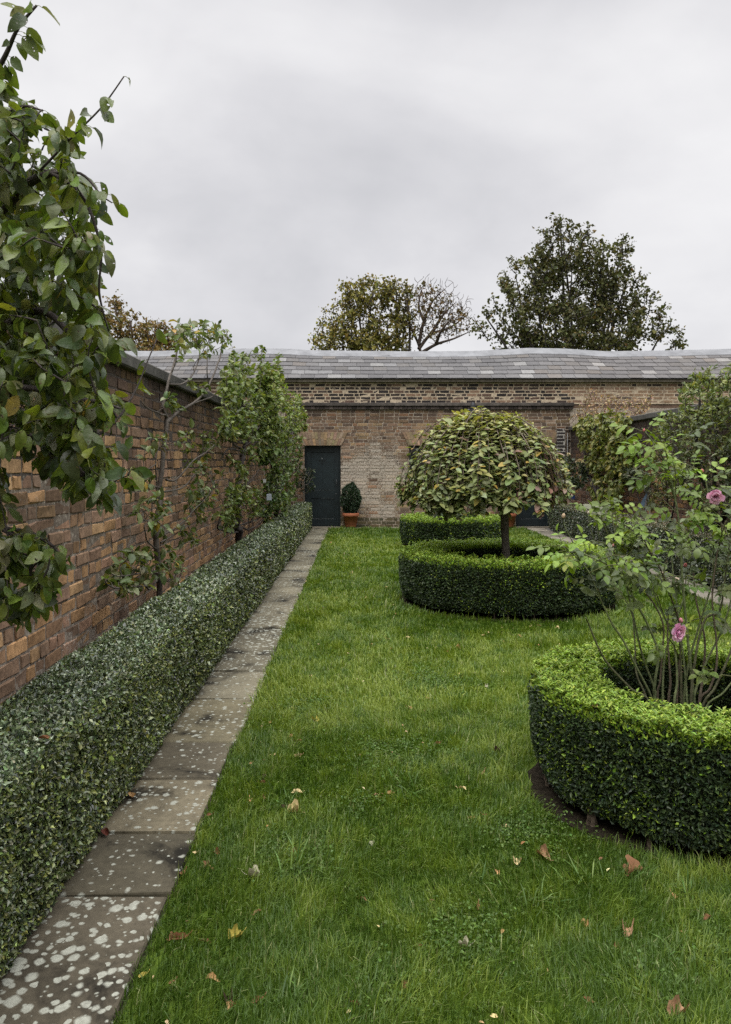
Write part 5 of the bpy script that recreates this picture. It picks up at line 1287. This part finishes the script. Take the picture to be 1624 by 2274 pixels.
# ------------------------------------------------------------------ small things by the walls
def stake():
    p = px(1436, 1136, 14.0); p[0] = 4.92; yy = 4.92*FPX/(1434-VX)
    t = thing('garden_stake', (4.92, yy, 0), 'thin pale stake with a grey tie and blue ribbon by the right wall', 'garden stake')
    mb = MB(); mb.tube([(4.92, yy, -0.05), (4.925, yy, 0.6), (4.93, yy, 1.14)], 0.008, 0.007, (0.24, 0.24, 0.23), 8); mb.tube([(4.99, yy, 0.5), (4.985, yy, 0.8), (4.95, yy, 1.08)], 0.008, 0.008, (0.24, 0.28, 0.24), 6)
    mb.build('pole', M_BARK, t)
    mk = MB()
    a = np.linspace(0, 2*math.pi, 14)
    for r, zz2 in ((0.055, 1.12), (0.028, 1.13)): mk.tubes(np.stack([4.95+r*np.cos(a), np.full(14, yy-0.02), zz2+0.8*r*np.sin(a)], 1), np.full(14, 0.013), (0.12, 0.13, 0.135), 6)
    mk.build('tie', M_LABEL, t, True)
    mr = MB()
    for k in range(2):
        P = np.array([(4.93, yy-0.03, 1.06), (4.905-0.02*k, yy-0.035, 0.98), (4.88-0.03*k, yy-0.03, 0.90), (4.855-0.035*k, yy-0.03, 0.80)]); P = smooth(P, 4)
        w_ = np.linspace(0.012, 0.028, len(P)); v = np.concatenate([P - np.stack([w_, 0*w_, 0*w_], 1), P + np.stack([w_, 0.006+0*w_, 0*w_], 1)]); n = len(P)
        mr.add(v, [[(i, i+1, n+i+1, n+i) for i in range(n-1)]], (0.13, 0.19, 0.26))
    mr.build('ribbon', M_LABEL, t)
stake()
def plant_label(p, size, label, face, col, post):
    t = thing('plant_label', p, label, 'plant label')
    face = unit(np.array(face, float)); a = unit(np.cross((0, 0, 1), face)); u = np.array([0, 0, 1.0]); p = np.array(p, float); mb = MB()
    def M(v): return p + v[:, :1]*a + v[:, 1:2]*face + v[:, 2:]*u
    mb.bbox((-size*0.4, -0.002, -size*0.5), (size*0.4, 0.002, size*0.5), col, 0.0018, M); mb.build('tag', M_LABEL, t)
    mt = MB(); mt.tube([p + u*size*0.45, p + u*(size*0.45+post*0.5) - face*0.01, p + u*(size*0.45+post) - face*0.05], 0.002, 0.002, (0.1, 0.09, 0.07), 5); mt.build('wire', M_IRON, t)
plant_label(on_x(598, 1104, -1.16), 0.085, 'pale square label hanging in the dense bright green tree', (0.35, -1, 0.1), (0.22, 0.245, 0.27), 0.12)
plant_label(on_x(588, 1068, -1.2), 0.045, 'small white label high in the dense green tree above the pale square one', (0.3, -1, 0.1), (0.26, 0.27, 0.26), 0.12)
plant_label(px(1273, 1104, 17.6), 0.10, 'small blue label beside the cream rose in the far right corner', (-0.2, -1, 0.1), (0.03, 0.07, 0.22), 0.16)
def cane():
    t0 = np.array([4.30, 10.9, 0.035]); t1 = np.array([4.26, 10.15, 0.04]); mb = MB()
    mb.tube([t0, (t0+t1)/2 + [0.02, 0, 0.004], t1], 0.014, 0.012, (0.42, 0.34, 0.25), 8)
    tag(mb.build('bamboo_cane', M_BARK, None, True), 'short pale cane lying on the right-hand paving behind the rose', 'garden cane')
cane()

# cream roses on the corner bush
rb = [o for o in COL.objects if o.name == 'white_rose'][0]
cream = [(0.62, 0.55, 0.30), (0.7, 0.63, 0.4), (0.55, 0.47, 0.24)]
for x, y, r in ((1288, 1028, 0.085), (1263, 1009, 0.035), (1250, 1026, 0.035)):
    rose_flower(rb, px(x, y, 16.9), np.array([-0.2, -1, 0.2]), r, cream)

# ------------------------------------------------------------------ fallen leaves
PINKTAN, TAN, BROWN, DARK, RUST, CREAM, YEL, RED, PEACH, GREY = 'pinkish-tan tan brown dark-brown rusty cream yellow red peach grey'.split()
FC = {PINKTAN: (0.29, 0.19, 0.14), TAN: (0.33, 0.22, 0.125), BROWN: (0.15, 0.075, 0.045), DARK: (0.045, 0.028, 0.024), RUST: (0.17, 0.092, 0.058), CREAM: (0.52, 0.45, 0.3), YEL: (0.34, 0.31, 0.09), RED: (0.11, 0.036, 0.03), PEACH: (0.48, 0.3, 0.19), GREY: (0.30, 0.31, 0.28)}
c8 = lambda x, y: (.52*x, 1559+.52*y)
c7 = lambda x, y: (844.5+.48*x, 1559+.48*y)
c6 = lambda x, y: (844.5+.48*x, 1104+.48*y)
FL = [(c8, 1255, 38, .05, PINKTAN), (c8, 1380, 45, .04, TAN), (c8, 1345, 92, .085, YEL), (c8, 1155, 97, .05, TAN), (c8, 1247, 155, .05, PEACH), (c8, 1272, 178, .055, BROWN), (c8, 1272, 243, .055, PINKTAN), (c8, 1165, 238, .045, CREAM), (c8, 1070, 275, .03, PEACH),
      (c8, 1125, 332, .05, DARK), (c8, 1122, 360, .04, RUST), (c8, 1270, 402, .06, CREAM), (c8, 1062, 440, .04, PEACH), (c8, 1130, 422, .035, RED), (c8, 1258, 487, .085, CREAM), (c8, 1222, 467, .05, DARK), (c8, 1605, 413, .05, PINKTAN), (c8, 925, 657, .05, BROWN), (c8, 1297, 658, .045, DARK), (c8, 1256, 662, .035, RUST), (c8, 885, 716, .04, RUST), (c8, 910, 730, .03, PEACH),
      (c8, 1085, 765, .075, GREY), (c8, 1100, 916, .045, RUST), (c8, 1003, 1022, .07, YEL), (c8, 768, 1028, .065, BROWN), (c8, 740, 1032, .035, RUST), (c8, 878, 1042, .05, BROWN), (c8, 610, 1188, .04, YEL), (c8, 905, 1208, .05, TAN), (c8, 735, 1215, .03, RUST), (c8, 978, 1300, .07, DARK), (c8, 1100, 1297, .055, BROWN), (c8, 990, 1326, .04, TAN), (c8, 1522, 1312, .04, BROWN), (c8, 1550, 860, .04, RUST), (c8, 1590, 620, .05, GREY), (c8, 835, 658, .03, CREAM), (c8, 778, 748, .04, BROWN), (c8, 895, 497, .03, BROWN),
      (c7, 135, 40, .04, CREAM), (c7, 265, 203, .045, BROWN), (c7, 540, 245, .055, DARK), (c7, 472, 348, .05, PINKTAN), (c7, 380, 416, .05, CREAM), (c7, 48, 440, .04, TAN), (c7, 268, 270, .04, DARK), (c7, 582, 592, .055, CREAM), (c7, 640, 760, .06, CREAM), (c7, 757, 730, .075, PINKTAN), (c7, 546, 806, .04, PEACH), (c7, 1180, 812, .10, RUST), (c7, 450, 972, .045, BROWN), (c7, 945, 1055, .04, TAN), (c7, 1142, 1088, .07, PINKTAN), (c7, 1355, 912, .045, TAN), (c7, 175, 1146, .035, RUST), (c7, 388, 1150, .055, GREY), (c7, 1520, 1020, .05, BROWN), (c7, 1368, 1462, .075, PINKTAN), (c7, 118, 1328, .045, BROWN), (c7, 416, 556, .035, TAN), (c7, 1090, 1156, .03, RUST), (c7, 490, 540, .04, BROWN), (c7, 965, 1400, .04, BROWN),
      (c6, 35, 665, .045, CREAM), (c6, 30, 425, .05, CREAM), (c6, 480, 647, .05, CREAM), (c6, 572, 680, .05, TAN), (c6, 640, 653, .06, TAN), (c6, 690, 606, .055, CREAM), (c6, 735, 602, .05, TAN), (c6, 305, 722, .05, BROWN), (c6, 360, 706, .045, TAN), (c6, 432, 822, .045, GREY), (c6, 560, 816, .06, DARK), (c6, 490, 886, .05, GREY), (c6, 562, 612, .04, CREAM), (c6, 820, 613, .05, CREAM), (c6, 1050, 662, .05, DARK), (c6, 220, 945, .05, TAN), (c6, 135, 990, .04, TAN)]
FL += [(lambda x, y: (x, y), *q) for q in ((710, 1388, .06, DARK), (706, 1363, .05, DARK), (780, 1276, .07, CREAM), (735, 1208, .07, CREAM), (905, 1420, .05, CREAM), (825, 1435, .05, TAN), (690, 1505, .045, CREAM), (760, 1475, .045, BROWN), (812, 1330, .05, CREAM), (745, 1330, .05, TAN))]
def dry_leaf(pos, size, col, lobed, standing):
    mb = MB(); ang = rng.uniform(0, 2*math.pi)
    n = 16; pts = []
    for i in range(n):
        a = 2*math.pi*i/n; r = 0.5*(1 + (0.13*math.cos(5*a) if lobed else 0.0)) * (1.0 if lobed else 1) + rng.normal(0, 0.03)
        pts.append((r*math.cos(a)*(1.0 if lobed else 1.1), r*math.sin(a)*(0.95 if lobed else 0.62)))
    mid = [(x*0.5, y*0.5) for x, y in pts]; k1, k2 = rng.uniform(1.2, 3.2), rng.uniform(-0.8, 1.6); tw = rng.normal(0, 0.6)
    def shape(x, y):
        z = k1*y*y*1.1 + k2*x*x*0.7 + tw*x*y + rng.normal(0, 0.02)
        return np.array([x, y*(1-0.25*abs(k1)*abs(y)), z])*size
    V = [shape(0, 0)] + [shape(*p) for p in mid] + [shape(*p) for p in pts]
    V = np.array(V); ti = (1.1 if standing else rng.uniform(0, 0.5)); ca, sa = math.cos(ti), math.sin(ti)
    V = np.stack([V[:, 0], V[:, 1]*ca - V[:, 2]*sa, V[:, 1]*sa + V[:, 2]*ca], 1)
    ca, sa = math.cos(ang), math.sin(ang); V = np.stack([V[:, 0]*ca - V[:, 1]*sa, V[:, 0]*sa + V[:, 1]*ca, V[:, 2]], 1)
    st = V[9 if lobed else 1+n]; V[:, 2] -= V[:, 2].min()
    F3 = [(0, 1+i, 1+(i+1) % n) for i in range(n)]; F4 = [(1+i, 1+n+i, 1+n+(i+1) % n, 1+(i+1) % n) for i in range(n)]
    cc = np.clip(np.array(FC[col])[None]*np.exp(rng.normal(0, 0.18, (len(V), 1))), 0, 0.9)
    mb.add(V + np.array(pos), [F3, F4], cc)
    e = V[1+n]; P = np.stack([e, e*1.25 + [0, 0, 0.003], e*1.5 + [0, 0, 0.008]]) + np.array(pos); mb.tubes(P, np.array([0.0016, 0.0013, 0.001]), FC[col], 4)
    o = mb.build('fallen_leaf', M_DRY, None, True)
    o.location = pos; me = o.data; co = np.empty(len(me.vertices)*3, np.float32); me.vertices.foreach_get('co', co); co = co.reshape(-1, 3) - np.array(pos, np.float32); me.vertices.foreach_set('co', co.ravel()); me.update()
    return o
recs = []
for f, x, y, s, c in FL:
    X, Y = f(x, y); dd = CAM_Z*FPX/(Y-VY); p = px(X, Y, dd); p[2] = 0.013
    recs.append((p, s, c, None))
def place_words(p):
    x, y = p[0], p[1]
    if y < 2.45: z = 'at the very front of the lawn'
    elif y < 2.95: z = 'on the front lawn'
    elif y < 3.9: z = 'on the near lawn'
    elif y < 5.6: z = 'on the middle lawn'
    elif y < 7.6: z = 'on the lawn before the middle hedge'
    else: z = 'on the far lawn'
    if x < PATH_L + 0.22: return z + ' beside the paving edge'
    if y < 5.6 and x > 0.55: return z + ' near the rose hedge'
    if x < 0.05: return z + ' left of centre'
    return z + ' in the open middle'
sized = lambda s: 'tiny' if s < .042 else ('small' if s < .058 else 'large')
labs = {}
for i, (p, s, c, l) in enumerate(recs):
    k = f'{sized(s)} {c} fallen leaf {place_words(p)}'; labs.setdefault(k, []).append(i)
ORD = {2: ['nearer', 'farther'], 3: ['nearest', 'middle', 'farthest']}
final = {}
for k, ids in labs.items():
    if len(ids) == 1: final[ids[0]] = k; continue
    ids = sorted(ids, key=lambda i: recs[i][0][1])
    for j, i in enumerate(ids): final[i] = (ORD[len(ids)][j] if len(ids) in ORD else ['nearest', 'second', 'third', 'fourth', 'fifth', 'sixth'][j]) + ' ' + k
for i, (p, s, c, l) in enumerate(recs):
    o = dry_leaf(p, s*rng.uniform(0.66, 0.84), c, s > 0.065 or rng.random() < 0.3, c == RUST and s > 0.09)
    tag(o, final[i], 'fallen leaf', 'fallen leaves on the lawn')
for p, s, c, l in (((*px(.52*565, 1559+.52*425, CAM_Z*FPX/(1559+.52*425-VY))[:2], 0.022), .05, TAN, 'tan curled leaf on the paving, against the hedge foot'),
                   ((*px(.52*455, 1559+.52*590, CAM_Z*FPX/(1559+.52*590-VY))[:2], 0.03), .06, RED, 'dark red crumpled leaf on the paving at the hedge foot'),
                   (on_x(101, 1563, -1.18)*[1, 1, 0] + [0, 0, 0.655], .035, RED, 'small red leaf lying on top of the long grey-green hedge'),
                   (px(97, 1648, 2.62)*[1, 1, 0] + [0, 0, 0.655], .035, BROWN, 'small brown leaf on the front edge of the long hedge top'),
                   (px(726, 0, 14.2)*[0, 1, 0] + [-1.28, 0, 0.655], .07, BROWN, 'brown leaf on the far part of the long hedge top'),
                   (px(1322, 1573, 3.3)*[1, 1, 0] + [0, 0, 0.545], .045, PINKTAN, 'pinkish-tan leaf lying on the near round hedge'),
                   (px(1189, 1253, 7.85)*[1, 1, 0] + [0, 0, 0.575], .06, CREAM, 'cream leaf on the front rim of the middle round hedge'),
                   (px(1135, 1254, 7.8)*[1, 1, 0] + [0, 0, 0.575], .05, BROWN, 'brown leaf on the front rim of the middle round hedge')):
    tag(dry_leaf(np.array(p, float), s, c, False, False), l, 'fallen leaf', 'fallen leaves on paving and hedges')
# crumbs of dead leaf and petal too small to count
n = 420
Y = rng.uniform(1.9, 14, n)**1.0; X = rng.uniform(PATH_L, PATH_R, n)
keep = np.ones(n, bool)
for cx, cy, ro, ri, h in RINGS: keep &= np.hypot(X-cx, Y-cy) > ro+0.05
P = np.stack([X, Y, np.full(n, 0.03)], 1)[keep]; n = len(P)
mb = MB(); mb.leaves(P, unit(rnd_dirs(n)*[1, 1, 0.3]), unit(rnd_dirs(n)*0.5 + [0, 0, 1]), rng.uniform(0.008, 0.024, n), 0.6, pal([(0.4, 0.33, 0.2), (0.25, 0.15, 0.08), (0.12, 0.07, 0.045), (0.5, 0.45, 0.33)], n), st=2)
tag(mb.build('leaf_litter', M_DRY), 'specks of dead leaf scattered through the grass', 'leaf litter', kind='stuff')
